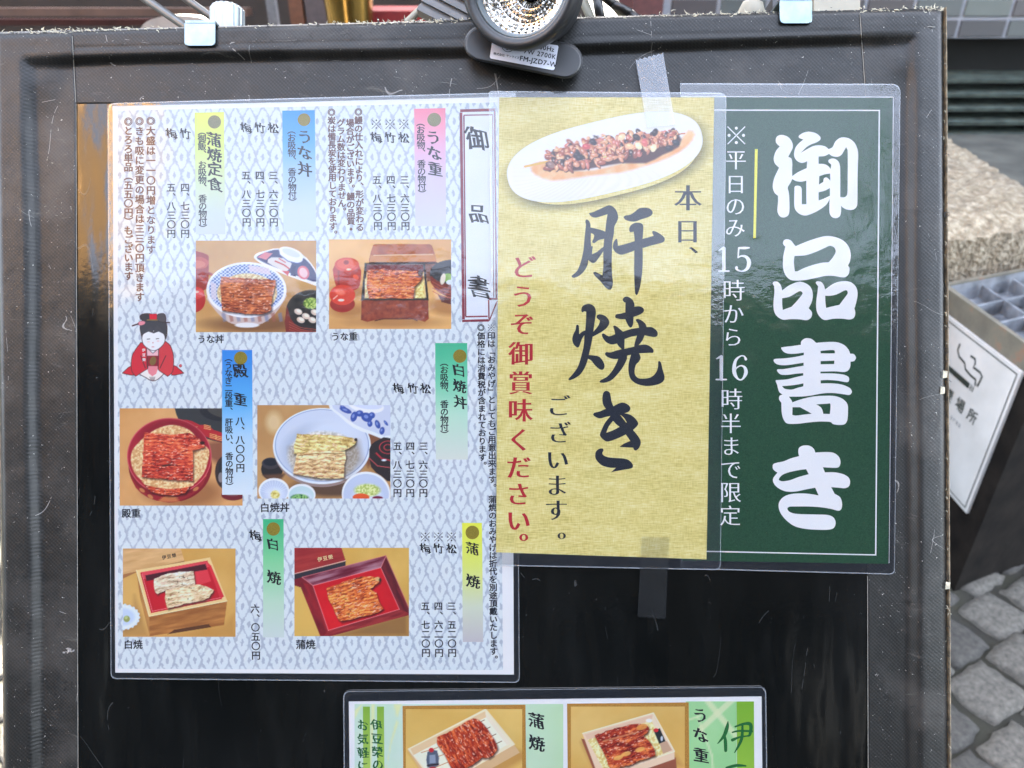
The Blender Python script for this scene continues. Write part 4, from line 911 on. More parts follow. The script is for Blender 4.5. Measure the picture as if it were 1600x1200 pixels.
P.ell(706, 428, 34.5, 22, (40, 40, 44)); P.poly([(672, 432), (680, 452), (696, 462), (706, 464), (706, 432)], (116, 40, 32), sm=2); P.ell(707, 425, 34, 19, (38, 40, 46)); P.poly([(684, 460), (706, 466), (706, 476), (690, 472)], (90, 36, 30))
for k in range(4): P.line([(676, 440 + k * 5), (690, 448 + k * 5), (706, 451 + k * 5)], 1.1, (176, 80, 56))
P.ell(700, 434, 8, 7, (130, 170, 70)); P.ell(692, 436, 4, 9, (226, 216, 196), .2); P.ell(704, 441, 7, 4, (214, 224, 232))
grid_mesh(L1, 'photo_print', P, HPH, label='printed photo of eel in a square red lacquer box with two red pots')
# round two-tier box
P = field(187, 638, 379, 790); P.put(np.ones(P.X.shape), P.grain((222, 170, 112), (204, 146, 82), 70, 3)); P.ell(290, 770, 60, 22, (140, 86, 50), soft=14, al=.7); P.poly([(318, 690), (350, 688), (350, 730), (326, 716)], (110, 56, 44), soft=10, al=.7)
P.poly([(273, 638), (280, 658), (296, 672), (318, 684), (349, 692), (379, 694), (379, 630), (273, 630)], (52, 54, 54), sm=2); P.ell(346, 640, 34, 18, (38, 38, 40)); P.ell(350, 640, 24, 9, (160, 120, 76), .2); P.ell(350, 644, 26, 9, (70, 66, 60), .2)
P.poly([(286, 656), (300, 658), (312, 664), (324, 664), (334, 672), (346, 676), (352, 690), (330, 686), (308, 674), (294, 666)], (178, 38, 44), sm=2)
for cx, cy in ((303, 668), (324, 667), (333, 681), (342, 684)): 
    for k in range(3): P.line([(cx - 5, cy - 3 + k * 2.6), (cx + 5, cy - 1 + k * 2.6)], 1.2, (222, 170, 100))
P.ell(266, 728, 65, 57, (128, 24, 32)); P.poly([(206, 745), (212, 762), (232, 778), (264, 785), (296, 776), (318, 756), (326, 730), (330, 712), (300, 770), (230, 772)], (150, 34, 40), sm=2)
for k in range(5):
    for j in range(3): P.line([(252 + j * 3 - k * 2, 778 + k * 1.6 - j), (278 - j * 3 + k, 778 + k * 1.6 - j)], .7, (220, 160, 80), al=.6)
for cx, cy in ((222, 766), (306, 764), (318, 744), (235, 776)): P.ell(cx, cy, 5, 2.6, (214, 150, 80), -.5 if cx > 260 else .6, al=.75)
P.ell(264.5, 713, 66, 60, (206, 84, 92)); P.ell(264.5, 713, 64.4, 58.4, (164, 30, 46)); P.ell(268, 690, 50, 34, (120, 20, 34), soft=8, al=.6)
P.rice(P.mpoly([(206, 706), (216, 692), (232, 678), (250, 668), (272, 664), (296, 672), (312, 690), (326, 702), (326, 716), (318, 740), (300, 758), (270, 763), (236, 758), (214, 744), (205, 724)], 1.5, 3), (206, 152, 96), (250, 214, 160), 7)
P.eel([(226, 757, 1), (260, 761), (296, 758, 1), (290, 770), (262, 774), (236, 768)], (110, 24, 16), (176, 50, 34), (226, 110, 70), .02, 6, 2, 4)
P.rice(P.mpoly([(222, 748), (300, 748), (302, 759), (262, 764), (226, 757)], 1.5, 2), (206, 152, 96), (250, 214, 160), 8)
P.eel([(225, 675, 1), (262, 679), (296, 676, 1), (310, 684), (316, 691), (319, 698), (301, 704, 1), (302, 728), (301, 751, 1), (264, 749), (221, 745, 1), (223, 712)], (104, 20, 20), (184, 50, 40), (232, 118, 78), .04, 8, 2, 5.4)
P.ell(316, 692, 4, 2.5, (60, 30, 24)); P.ell(260, 727, 8, 1.6, (60, 34, 26), -.2, al=.8)
P.ell(352, 738, 16, 26, (54, 40, 38)); P.ell(354, 734, 13, 20, (38, 38, 40)); P.ell(345, 746, 4, 8, (190, 180, 176), al=.6); P.ell(364, 774, 18, 8, (110, 30, 36)); P.ell(364, 771, 13, 4, (150, 150, 150), al=.5)
grid_mesh(L1, 'photo_print', P, HPH, label='printed photo of eel over rice in a round red tiered box')
# white-grilled eel bowl
P = field(402, 633, 610, 779); P.put(np.ones(P.X.shape), P.grain((196, 152, 96), (172, 126, 74), 60, 4)); P.ell(428, 660, 12, 16, (226, 206, 160), soft=10, al=.7); P.ell(520, 762, 60, 14, (70, 50, 40), soft=8, al=.8); P.poly([(548, 660), (610, 690), (610, 700), (575, 730), (560, 700)], (110, 62, 40), soft=6, al=.8)
P.ell(425, 733, 17, 17, (40, 36, 36)); P.ell(423, 724, 14, 9, (58, 54, 58)); P.ell(423, 722, 11, 6, (30, 32, 40)); P.poly([(410, 742), (420, 750), (440, 748), (446, 740)], (96, 66, 46), soft=4)
P.ell(503, 702, 75, 59, (150, 128, 120)); P.ell(503, 697, 76.5, 59.5, (222, 230, 240)); P.ell(503, 696, 73.5, 56.5, (120, 146, 190)); P.ell(503, 696, 72.3, 55.5, (200, 210, 226)); P.ell(500, 706, 58, 44, (176, 188, 206), soft=12); P.ell(520, 680, 40, 24, (206, 216, 230), soft=14)
P.rice(P.mell(505, 712, 55, 38, soft=5), (178, 172, 158), (236, 234, 226), 4)
P.poly([(452, 700), (560, 690), (566, 720), (545, 745), (462, 742)], (120, 104, 86), soft=14, al=.5)
P.eel([(464, 678, 1), (500, 679), (540, 682), (557, 686, 1), (554, 694), (538, 704), (520, 705), (480, 710), (459, 709, 1), (460, 694)], (150, 110, 50), (214, 186, 110), (250, 236, 178), .08, 3, 2, 6)
P.eel([(464, 709, 1), (500, 704), (539, 705, 1), (541, 714), (538, 728), (538, 747, 1), (510, 748), (478, 744), (458, 740, 1), (460, 726)], (140, 90, 50), (220, 180, 124), (250, 232, 190), .03, 6, 2, 7)
P.line([(466, 712), (500, 708), (538, 709)], 1.5, (140, 90, 40), al=.7); P.ell(556, 687, 2.5, 2.5, (50, 40, 34))
P.poly([(513, 631), (530, 650), (552, 668), (580, 679), (612, 685), (612, 630)], (224, 230, 242), sm=2); P.poly([(518, 631), (534, 648), (556, 664), (584, 675), (612, 680), (612, 630)], (198, 206, 222), sm=2); P.ell(572, 634, 28, 11, (230, 236, 246), .15); P.ell(572, 631, 26, 8, (206, 214, 230), .15)
for cx, cy, rx, ry, ro in ((540, 641, 10, 4, .4), (553, 651, 5, 8, .3), (562, 646, 6, 5, 0), (573, 652, 9, 7, .4), (581, 649, 5, 5, 0), (578, 662, 4, 5, 0), (590, 663, 7, 4, 1.2), (597, 673, 4, 6, .2), (603, 661, 5, 2, .9), (536, 636, 5, 2, .4)): P.ell(cx, cy, rx, ry, (56, 80, 156), ro); P.ell(cx - 1, cy - 1, rx * .4, ry * .4, (120, 140, 200), ro)
P.poly([(577, 702), (586, 690), (612, 685), (612, 752), (596, 744), (580, 730)], (44, 36, 36), sm=2)
for r_ in (6, 13): P.put(np.clip(1.2 - abs(np.hypot((P.X - 606) / 1.0, (P.Y - 699) / .75) - r_), 0, 1), (196, 60, 66))
P.line([(588, 708), (596, 716), (612, 720)], 2.2, (176, 46, 54)); P.line([(577, 716), (590, 728), (612, 731)], 1.2, (196, 80, 80)); P.ell(600, 719, 4, 1.5, (220, 230, 240))
for cx, cy, rx, ry, c0 in ((428, 767, 24, 20, (188, 200, 220)), (471, 773, 22, 17, (190, 214, 218)), (572, 772, 38, 35, (188, 200, 222))):
    P.ell(cx, cy, rx, ry, (228, 236, 246)); P.ell(cx, cy + 1, rx - 2.5, ry - 2.5, c0); P.ell(cx + 2, cy + 6, rx * .6, ry * .5, (214, 222, 236), soft=8)
for k in range(13): a = math.pi + k * .24; P.line([(428 + 8 * math.cos(a), 770 + 6 * math.sin(a)), (428 + 21 * math.cos(a), 767 + 17 * math.sin(a))], .9, (222, 232, 244), al=.6)
P.rice(P.mell(430, 773, 7, 7, soft=2), (190, 170, 70), (238, 228, 150), 4); P.rice(P.mell(468, 778, 14, 6, soft=2), (30, 90, 50), (140, 190, 110), 4); P.rice(P.mell(574, 766, 20, 10, soft=3), (170, 190, 90), (230, 236, 170), 6); P.ell(564, 777, 13, 6, (226, 90, 40)); P.ell(590, 778, 8, 3, (120, 30, 60))
grid_mesh(L1, 'photo_print', P, HPH, label='printed photo of pale grilled eel in a white bowl with small dishes')
# wooden box
P = field(192, 857, 368, 995); P.put(np.ones(P.X.shape), P.grain((218, 172, 94), (206, 156, 76), 60, 5))
P.poly([(190, 855), (282, 855), (288, 876), (190, 898)], P.grain((226, 184, 126), (204, 156, 98), 5, 7, -.2, 6)); P.poly([(190, 898), (288, 876), (288, 879), (216, 893), (190, 905)], (168, 112, 66)); 
P.poly([(210, 930), (234, 996), (190, 996), (190, 980), (206, 976)], (160, 112, 60), soft=10, al=.5); P.poly([(350, 976), (366, 960), (368, 996), (240, 996)], (176, 122, 60), soft=10, al=.4)
P.poly([(213, 892), (233, 963), (234, 994), (219, 934)], P.grain((196, 140, 76), (170, 112, 58), 5, 8, 1.3, 5)); P.poly([(233, 962), (355, 938), (350, 977), (234, 994)], P.grain((190, 128, 66), (150, 92, 44), 4, 9, -.19, 9)); P.poly([(262, 991), (272, 984), (326, 975), (330, 980)], (92, 56, 32))
P.poly([(213, 891), (328, 871), (355, 939), (233, 963)], (236, 202, 138)); P.line([(213, 891), (233, 963), (355, 939)], 1.2, (250, 226, 176)); P.poly([(219, 895), (324, 876), (347, 936), (236, 958)], (196, 26, 40)); P.poly([(221, 894), (324, 877), (327, 886), (224, 905)], (220, 70, 80)); P.poly([(227, 899), (321, 881), (324, 890), (229, 908)], (74, 24, 34)); P.poly([(304, 893), (324, 890), (330, 908), (306, 916)], (226, 66, 76), al=.8); P.poly([(324, 878), (330, 884), (350, 932), (344, 936)], (214, 46, 58)); P.line([(222, 897), (238, 955), (344, 934)], 1.0, (240, 150, 150), al=.8)
P.eel([(241, 904, 1), (262, 896), (302, 892, 1), (305, 914, 1), (284, 918), (260, 921), (246, 928), (241, 920)], (150, 120, 90), (222, 200, 166), (250, 240, 222), -.14, 4, 2, 9)
P.eel([(259, 922, 1), (290, 916), (310, 913), (326, 918), (334, 922, 1), (326, 934), (310, 940), (286, 944), (262, 951, 1), (258, 936)], (150, 112, 70), (226, 196, 150), (250, 236, 208), -.14, 7, 2, 8)
P.ell(192, 966, 27, 20, (150, 110, 60), soft=8, al=.5); P.ell(191, 964, 26.5, 19.5, (226, 236, 246)); P.ell(191, 964, 20, 14, (196, 212, 232), soft=5); P.ell(198, 967, 5, 5, (150, 160, 90)); P.ell(197, 965, 2.5, 2.5, (190, 200, 130))
for k in range(12): a = -1.7 + k * .29; P.ell(191 + 26 * math.cos(a), 964 + 19 * math.sin(a), 2, 2, (214, 228, 244))
grid_mesh(L1, 'photo_print', P, HPH, label='printed photo of white grilled eel in a pale wooden box')
g = Geo(); row(g, '伊豆榮', 253, 871.5, 7, HPH + .05, -.19, gap=.12); L1.part('printed_text', g.v, g.f, I_black)
# red tray
P = field(460, 856, 639, 994); P.put(np.ones(P.X.shape), P.grain((222, 182, 96), (206, 160, 72), 60, 6)); P.poly([(540, 985), (640, 955), (640, 996), (520, 996)], (130, 90, 50), soft=16, al=.8)
P.poly([(458, 854), (533, 854), (540, 876), (458, 898)], P.grain((168, 52, 46), (146, 36, 38), 4, 3, -.2, 6)); P.line([(458, 897), (540, 876)], 1.2, (220, 180, 170)); P.poly([(458, 898), (540, 877), (540, 886), (458, 914)], (48, 44, 50))
P.poly([(458, 906), (472, 902), (603, 868), (643, 960), (502, 998), (458, 998), (458, 910)], (120, 24, 36)); m = P.mpoly([(472, 901), (603, 868), (595, 887), (489, 915)]); P.put(m, P.grain((90, 20, 44), (206, 190, 200), 5, 4, -.28, 8), .6)
P.poly([(603, 868), (643, 960), (624, 952), (595, 887)], P.grain((124, 30, 36), (84, 18, 28), 5, 5, 1.1, 5)); P.poly([(643, 960), (502, 998), (513, 985), (624, 952)], P.grain((160, 48, 46), (124, 28, 34), 4, 6, -.27, 7)); P.poly([(465, 908), (489, 915), (513, 985), (502, 998)], P.grain((150, 30, 36), (110, 20, 30), 5, 7, 1.2, 5)); P.poly([(458, 998), (502, 998), (470, 918), (458, 914)], (218, 176, 88))
P.poly([(489, 915), (595, 887), (624, 952), (513, 985)], P.grain((214, 22, 32), (196, 16, 28), 30, 2)); 
for l in ([(489, 915), (595, 887)], [(595, 887), (603, 869)], [(513, 985), (624, 952)], [(489, 915), (472, 902)], [(489, 915), (513, 985)], [(595, 887), (624, 952)]): P.line(l, 1.1, (240, 150, 150), al=.75)
P.line([(472, 902), (603, 868), (643, 959)], 1.3, (216, 120, 120), al=.7)
P.eel([(510, 919, 1), (530, 912), (566, 900), (594, 904, 1), (592, 909), (579, 921), (588, 926), (592, 940), (599, 951, 1), (584, 959), (560, 965), (533, 971), (526, 962), (520, 947), (513, 935)], (96, 26, 14), (190, 74, 34), (238, 160, 84), -.27, 9, 2, 5.2)
P.ell(590, 905, 4, 3.5, (216, 170, 110)); P.ell(594, 906, 2, 3, (50, 30, 20))
grid_mesh(L1, 'photo_print', P, HPH, label='printed photo of glazed eel on a square red tray')
g = Geo(); row(g, '伊豆榮', 496, 874.5, 7.6, HPH + .05, -.2, gap=.12, bold=(.02, .02)); L1.part('printed_text', g.v, g.f, ink('gilt_ink', (226, 196, 140)))
# kneeling figure in a red coat (plain drawing)
P = field(188, 486, 292, 600, .75, col=(200, 40, 50), alpha=0.0); K = (52, 44, 46)
def ol(pts, col, sm=3, wd=.9):
    q = [(p.x, p.y) for p in smooth(pts, sm)]; P.poly(q, col); P.line(q + q[:1], wd, K, soft=.9)
ol([(205, 572), (191, 583, 1), (210, 586)], (206, 44, 56)); ol([(272, 571), (287, 583, 1), (268, 586)], (206, 44, 56))
ol([(218, 582), (228, 590), (238, 595), (246, 593), (256, 584), (262, 576), (238, 566)], (238, 226, 220)); P.poly([(229, 570), (249, 570), (244, 584), (238, 588), (232, 583)], (226, 132, 140)); 
for k in range(5): P.line([(234 + k * 2, 589), (236 + k * 1.2, 594)], .6, K)
ol([(220, 535, 1), (229, 540), (231, 575), (226, 579), (212, 588, 1), (206, 580), (205, 566), (208, 552)], (206, 44, 58)); ol([(258, 533, 1), (266, 540), (271, 556), (270, 580), (262, 588, 1), (250, 580), (247, 576), (248, 545)], (206, 60, 66))
P.poly([(229, 544), (248, 544), (248, 556), (229, 556)], (230, 180, 184)); P.poly([(230, 556), (248, 556), (248, 572), (230, 572)], (140, 36, 44)); P.ell(239, 564, 5, 7, (128, 98, 52), .3); P.poly([(231, 544), (239, 552), (247, 544)], (246, 246, 246)); P.line([(231, 545), (239, 552), (247, 545)], .8, K)
P.line([(229, 542), (230, 574)], 1.1, K); P.line([(248, 542), (247, 574)], 1.1, K); P.line([(220, 556), (227, 575)], 1.2, K); P.line([(259, 556), (250, 575)], 1.2, K)
ol([(220, 520), (219, 508), (224, 499), (240, 494), (256, 499), (261, 510), (260, 526), (256, 531), (240, 520), (225, 531)], (66, 66, 70)); ol([(220, 499), (219, 493), (226, 490), (238, 491), (240, 498), (232, 502)], (60, 56, 58)); ol([(247, 491), (256, 490), (259, 496), (258, 503), (248, 502), (244, 496)], (84, 80, 80))
ol([(222, 526), (226, 520), (240, 516), (254, 520), (258, 528), (256, 537), (248, 545), (239, 548), (229, 543), (223, 536)], (236, 232, 234)); P.poly([(224, 522), (236, 510), (240, 518), (246, 508), (256, 522), (248, 518), (240, 521), (232, 518)], (70, 70, 74), sm=2)
P.poly([(233, 491), (245, 490), (245, 499), (234, 499)], (206, 34, 50)); P.ell(221, 505, 6, 3.2, (222, 136, 146), -.2); P.line([(207, 509), (216, 506)], 2, (70, 48, 50)); P.line([(258, 504), (265, 504)], 1.6, (60, 50, 54)); P.line([(230, 500), (246, 500)], 1.6, (150, 120, 60))
P.line([(230, 530), (234, 529.5)], 1.1, K); P.line([(244, 529.5), (248, 529)], 1.1, K); P.ell(239, 535.5, .9, .7, (190, 100, 90)); P.line([(237.5, 542), (240.5, 542)], 1, (200, 110, 110)); P.ell(232, 534, 2, 1, (230, 190, 180), al=.7); P.ell(247, 533, 2, 1, (230, 180, 170), al=.7); P.ell(282, 571.5, 2.2, 2.4, (190, 80, 86))
grid_mesh(L1, 'printed_figure', P, HPH, alpha=True, label='printed drawing of a bowing figure in a red coat')
g = Geo(); column(g, '伊豆榮', 224.5, 547, 225, 562, 5.2, HPH + .05); L1.part('printed_text', g.v, g.f, I_white)
add_film(L1, ((168, 161), (806, 144), (812, 1067), (173, 1061)), (12, 4, 9, 9), h1 + .55, ((176, 166), (799, 151), (803, 1054), (180, 1051)))

# ---- 2: green sheet
L2 = Thing('title_sheet', 'laminated dark green sheet with large white brush characters and weekday hours note', 'sign', board=(1230, 897, 2.3))
h2 = 1.95
def green_paper():
    m, n, b = mat('dark_green_print'); co = objco(n); f = noise(n, co, 900, 3, .7); g_ = noise(n, co, 25, 4)
    c = mix(n, ramp(n, f, [(.3, (0, 0, 0)), (.75, (1, 1, 1))]), C4((16, 54, 32)), C4((38, 82, 52))); c = mix(n, math_(n, 'MULTIPLY', g_, .4), c, C4((20, 64, 38)))
    n.links.new(c, b.inputs['Base Color']); b.inputs['Roughness'].default_value = .6; b.inputs['Specular IOR Level'].default_value = .2; return m
paper(L2, ((1064, 151), (1395, 152), (1388, 881), (1066, 876)), h2, green_paper())
g = Geo(); g.line([(1064, 150.8), (1395, 151.8)], 1.6, h2 + .04); g.line([(1396, 152), (1389.2, 880)], .9, h2 + .04); L2.part('paper_edge', g.v, g.f, I_white)
g = Geo(); hh = h2 + .05
g.quad((1068, 171), (1375, 171.6), (1375, 173.4), (1068, 173), hh); g.quad((1373, 173.6), (1375, 173.6), (1369.3, 866), (1367.3, 866), hh); g.quad((1068, 859.8), (1369.3, 866.2), (1369.3, 868), (1068, 861.6), hh); L2.part('printed_border', g.v, g.f, I_white)
g = Geo().quad((1179.5, 233), (1184, 233), (1181, 372), (1177, 372), hh); L2.part('printed_bar', g.v, g.f, ink('yellow_ink', (232, 220, 60)))
MN = dict(bold=(.012, -.018)); I_w2 = I_white
for ch, x_, y_, s_ in (('※', 1150.5, 211.5, 34), ('平', 1150, 249.5, 34), ('日', 1149.5, 287.5, 33), ('の', 1149, 322, 33), ('み', 1148.5, 355.5, 33), ('時', 1146.5, 453.5, 36), ('か', 1146, 490.5, 34), ('ら', 1145, 526.5, 33), ('時', 1143, 623.5, 36), ('半', 1142, 661.5, 34), ('ま', 1142, 697, 33), ('で', 1142, 733.5, 34), ('限', 1141.5, 769, 35), ('定', 1141, 805.5, 34)):
    kw = dict(MN);  kw['bold'] = (.004, -.012) if ch != '※' else (.0, .0)
    txt(L2, ch, x_, y_, x_, y_, s_, I_w2, hh, 'printed_character', **kw)
def _w(g, f=1.35):
    o = g.stroke; g.stroke = lambda p, h, n=5: o([(a, b, c * f) for a, b, c in p], h, n)
def one(g, x, y, s, h): # serif numeral one, s = height
    g.stroke([(x, y - .44 * s, .10 * s), (x, y, .10 * s), (x, y + .46 * s, .10 * s)], h); g.stroke([(x - .19 * s, y - .36 * s, .03 * s), (x - .05 * s, y - .43 * s, .07 * s), (x, y - .47 * s, .03 * s)], h + .02); g.stroke([(x - .2 * s, y + .475 * s, .045 * s), (x + .2 * s, y + .475 * s, .045 * s)], h + .04)
def five(g, x, y, s, h):
    g.stroke([(x - .16 * s, y - .45 * s, .06 * s), (x + .06 * s, y - .45 * s, .075 * s), (x + .25 * s, y - .46 * s, .04 * s)], h); g.stroke([(x - .17 * s, y - .45 * s, .045 * s), (x - .20 * s, y - .06 * s, .04 * s)], h + .02)
    g.stroke([(x - .20 * s, y - .06 * s, .03 * s), (x - .06 * s, y - .13 * s, .05 * s), (x + .14 * s, y - .08 * s, .09 * s), (x + .24 * s, y + .13 * s, .12 * s), (x + .16 * s, y + .38 * s, .09 * s), (x - .05 * s, y + .48 * s, .04 * s), (x - .24 * s, y + .42 * s, .06 * s), (x - .26 * s, y + .34 * s, .09 * s)], h + .04)
def six(g, x, y, s, h):
    g.stroke([(x + .24 * s, y - .34 * s, .08 * s), (x + .17 * s, y - .46 * s, .04 * s), (x + .02 * s, y - .46 * s, .04 * s), (x - .16 * s, y - .30 * s, .08 * s), (x - .23 * s, y, .11 * s), (x - .20 * s, y + .26 * s, .11 * s), (x - .06 * s, y + .46 * s, .05 * s), (x + .1 * s, y + .46 * s, .05 * s), (x + .24 * s, y + .22 * s, .11 * s), (x + .2 * s, y + .0 * s, .08 * s), (x + .04 * s, y - .08 * s, .04 * s), (x - .14 * s, y + .02 * s, .04 * s), (x - .2 * s, y + .16 * s, .05 * s)], h)
for fn, x_, y_ in ((one, 1131, 405), (five, 1161, 405), (one, 1127, 574.5), (six, 1156, 574.5)):
    g = Geo(); _w(g); fn(g, x_, y_, 39, hh); L2.part('printed_numeral', g.v, g.f, I_w2)
def crop_char(T, loops, ox, oy, sc, h, m, sm=5):
    g = Geo().shape([[((p[0] / sc + ox), (p[1] / sc + oy)) + ((1,) if len(p) > 2 else ()) for p in l] for l in loops], h, sm); return T.part('brush_character', g.v, g.f, m)
GO = [[(165, 215), (185, 170), (240, 155), (310, 180), (355, 235), (366, 300), (340, 360), (312, 412, 1), (350, 435), (360, 490), (358, 560), (358, 640, 1), (430, 590), (528, 545, 1), (535, 465, 1), (470, 484), (410, 455), (380, 395), (395, 310), (440, 250), (490, 210, 1), (440, 190), (438, 165), (490, 130), (560, 118), (640, 138), (688, 180), (685, 215), (640, 245), (575, 270), (520, 305), (458, 368, 1), (540, 318), (610, 285), (680, 277), (745, 290), (785, 322, 1), (830, 300), (860, 240), (910, 195), (970, 184), (1040, 205), (1100, 265), (1130, 360), (1128, 500), (1124, 700), (1122, 960), (1105, 1010), (1060, 1035), (1000, 1030), (950, 1005), (932, 985, 1), (930, 1060), (915, 1110), (870, 1132), (820, 1115), (795, 1060), (797, 905, 1), (765, 965), (700, 1020), (610, 1070), (520, 1100), (450, 1085), (400, 1040), (383, 980), (384, 800), (390, 760), (425, 750), (460, 765), (470, 800), (471, 968, 1), (524, 968, 1), (524, 692, 1), (460, 705), (400, 695), (358, 672, 1), (340, 715), (308, 770), (318, 830), (325, 900), (326, 1040), (310, 1100), (258, 1124), (210, 1105), (185, 1050), (192, 940), (192, 870, 1), (150, 830), (130, 760), (145, 670), (180, 590), (205, 540, 1), (155, 490), (142, 430), (165, 350), (212, 290, 1), (175, 255)],
      [(668, 410, 1), (668, 495, 1), (730, 497), (780, 520), (808, 555, 1), (815, 505), (785, 475), (790, 445), (840, 432), (895, 460), (920, 530), (922, 884, 1), (975, 885), (1003, 850), (1008, 700), (1008, 340), (990, 300, 1), (965, 345), (935, 390), (890, 412), (830, 405), (790, 378, 1), (740, 403)],
      [(676, 640, 1), (672, 738, 1), (722, 708, 1), (730, 665), (765, 655), (804, 692, 1), (804, 608, 1), (740, 618)],
      [(668, 828, 1), (668, 924, 1), (730, 902), (800, 868, 1), (800, 778, 1), (740, 810)]]
HIN = [[(250, 150), (262, 115), (300, 103), (345, 120), (385, 170), (398, 185, 1), (480, 150), (600, 105), (740, 68), (850, 75), (950, 115), (1020, 190), (1044, 280), (1035, 360), (1012, 412, 1), (1030, 445), (1020, 510), (985, 545), (930, 548), (840, 533), (740, 535), (620, 560), (500, 583), (360, 585), (300, 550), (265, 490), (250, 420), (255, 300), (278, 190, 1), (262, 175)],
       [(385, 300, 1), (378, 380), (390, 478, 1), (420, 478), (500, 440), (600, 405), (700, 380), (788, 372, 1), (835, 315), (868, 250), (850, 200), (800, 180), (740, 205), (640, 250), (520, 290)]]
HIN2 = [[(130, 620), (150, 600), (190, 605), (225, 645), (240, 705, 1), (330, 640), (430, 604), (500, 612), (570, 660), (600, 740), (590, 830), (552, 912, 1), (590, 960), (580, 1020), (530, 1052), (440, 1042), (340, 1040), (250, 1046), (180, 1005), (145, 940), (140, 840), (150, 720), (148, 655, 1)], [(240, 795, 1), (242, 870), (248, 932, 1), (350, 895, 1), (420, 820), (480, 740), (460, 712), (430, 718), (330, 775)]]
HIN3 = [[(635, 615), (655, 595), (700, 605), (730, 645), (745, 692, 1), (850, 620), (960, 594), (1050, 610), (1110, 670), (1125, 750), (1110, 840), (1088, 915, 1), (1098, 970), (1080, 1025), (1030, 1044), (940, 1035), (840, 1036), (740, 1050), (680, 1010), (645, 940), (640, 840), (655, 720), (662, 655, 1)], [(745, 765, 1), (748, 840), (755, 908, 1), (830, 890), (912, 872, 1), (965, 800), (1008, 740), (1000, 705), (970, 705), (880, 750), (800, 766)]]
SHO = [[(460, 140, 1), (465, 100), (500, 70), (540, 62), (590, 75), (640, 118, 1), (760, 108), (880, 110), (970, 145), (1020, 200), (1038, 245, 1), (1080, 250), (1106, 290), (1085, 330), (1042, 338, 1), (1038, 400), (1010, 445), (960, 460), (860, 452), (690, 455, 1), (690, 476, 1), (820, 476), (960, 490), (1020, 520), (1020, 570), (985, 578), (880, 560), (770, 553), (692, 557, 1), (692, 593, 1), (820, 592), (940, 607), (1030, 645), (1058, 690), (1030, 728), (960, 720), (840, 706), (720, 710), (560, 738), (440, 748), (320, 748, 1), (350, 790), (360, 815, 1), (460, 780), (600, 748), (740, 738), (860, 742), (950, 775), (1005, 835), (1012, 920), (1005, 1020), (975, 1070), (910, 1080), (840, 1070), (805, 1045), (680, 1040), (540, 1052), (420, 1066), (300, 1062), (255, 1010), (235, 930), (232, 820, 1), (205, 780), (212, 738), (245, 724, 1), (205, 690), (182, 610, 1), (165, 560), (200, 553), (300, 545), (400, 520), (488, 500, 1), (488, 472, 1), (400, 480), (310, 492), (230, 490), (190, 460), (185, 430), (260, 425), (380, 405), (492, 385, 1), (492, 350, 1), (400, 365), (280, 380), (190, 372), (145, 340), (150, 308), (260, 300), (380, 285), (495, 262, 1), (495, 232, 1), (400, 245), (320, 245), (262, 225), (228, 180), (250, 168), (360, 155)],
       [(690, 212, 1), (692, 240, 1), (780, 242), (860, 240, 1), (850, 206), (790, 203)], [(692, 332, 1), (692, 368, 1), (850, 366, 1), (852, 326, 1)],
       [(240, 625, 1), (270, 655), (350, 665), (420, 645), (488, 628, 1), (490, 592, 1), (400, 610), (310, 620)],
       [(362, 872, 1), (360, 962, 1), (400, 970), (500, 958), (588, 948, 1), (530, 915), (450, 872, 1)],
       [(640, 838, 1), (700, 880), (724, 950, 1), (800, 952, 1), (806, 835), (760, 832)]]
KI = [[(430, 160), (440, 110), (490, 84), (560, 86), (610, 120), (630, 166, 1), (740, 160), (840, 168), (905, 215), (925, 280), (905, 335), (850, 345), (718, 338, 1), (742, 398, 1), (860, 398), (970, 425), (1030, 475), (1030, 550), (980, 583), (900, 578), (815, 570, 1), (855, 648, 1), (920, 690), (943, 760), (935, 825), (900, 848), (820, 828), (700, 808), (560, 798), (420, 798), (330, 800), (302, 820), (320, 855), (380, 880), (480, 888), (640, 892), (780, 898), (845, 930), (868, 990), (845, 1050), (780, 1070), (640, 1070), (500, 1058), (380, 1025), (280, 950), (215, 860), (200, 770), (240, 700), (320, 658), (430, 645), (560, 650), (668, 668, 1), (628, 578, 1), (520, 598), (400, 622), (290, 622), (200, 585), (145, 530), (135, 470), (185, 402, 1), (135, 360), (135, 305), (180, 285), (260, 268), (340, 235), (440, 208, 1)],
      [(205, 470), (240, 430), (310, 400), (420, 375), (522, 360, 1), (552, 420, 1), (440, 450), (330, 490), (240, 502), (205, 488)]]
for L_, oy in ((GO, 190), (HIN, 360), (HIN2, 360), (HIN3, 360), (SHO, 520), (KI, 685)): crop_char(L2, L_, 1190, oy, 7.5, hh, I_w2)
add_film(L2, ((1063, 130), (1407, 131), (1398, 898), (1064, 889)), (1, 14, 8, 4), h2 + .45, ((1064.5, 151), (1395, 152), (1388, 881), (1066.5, 876)))

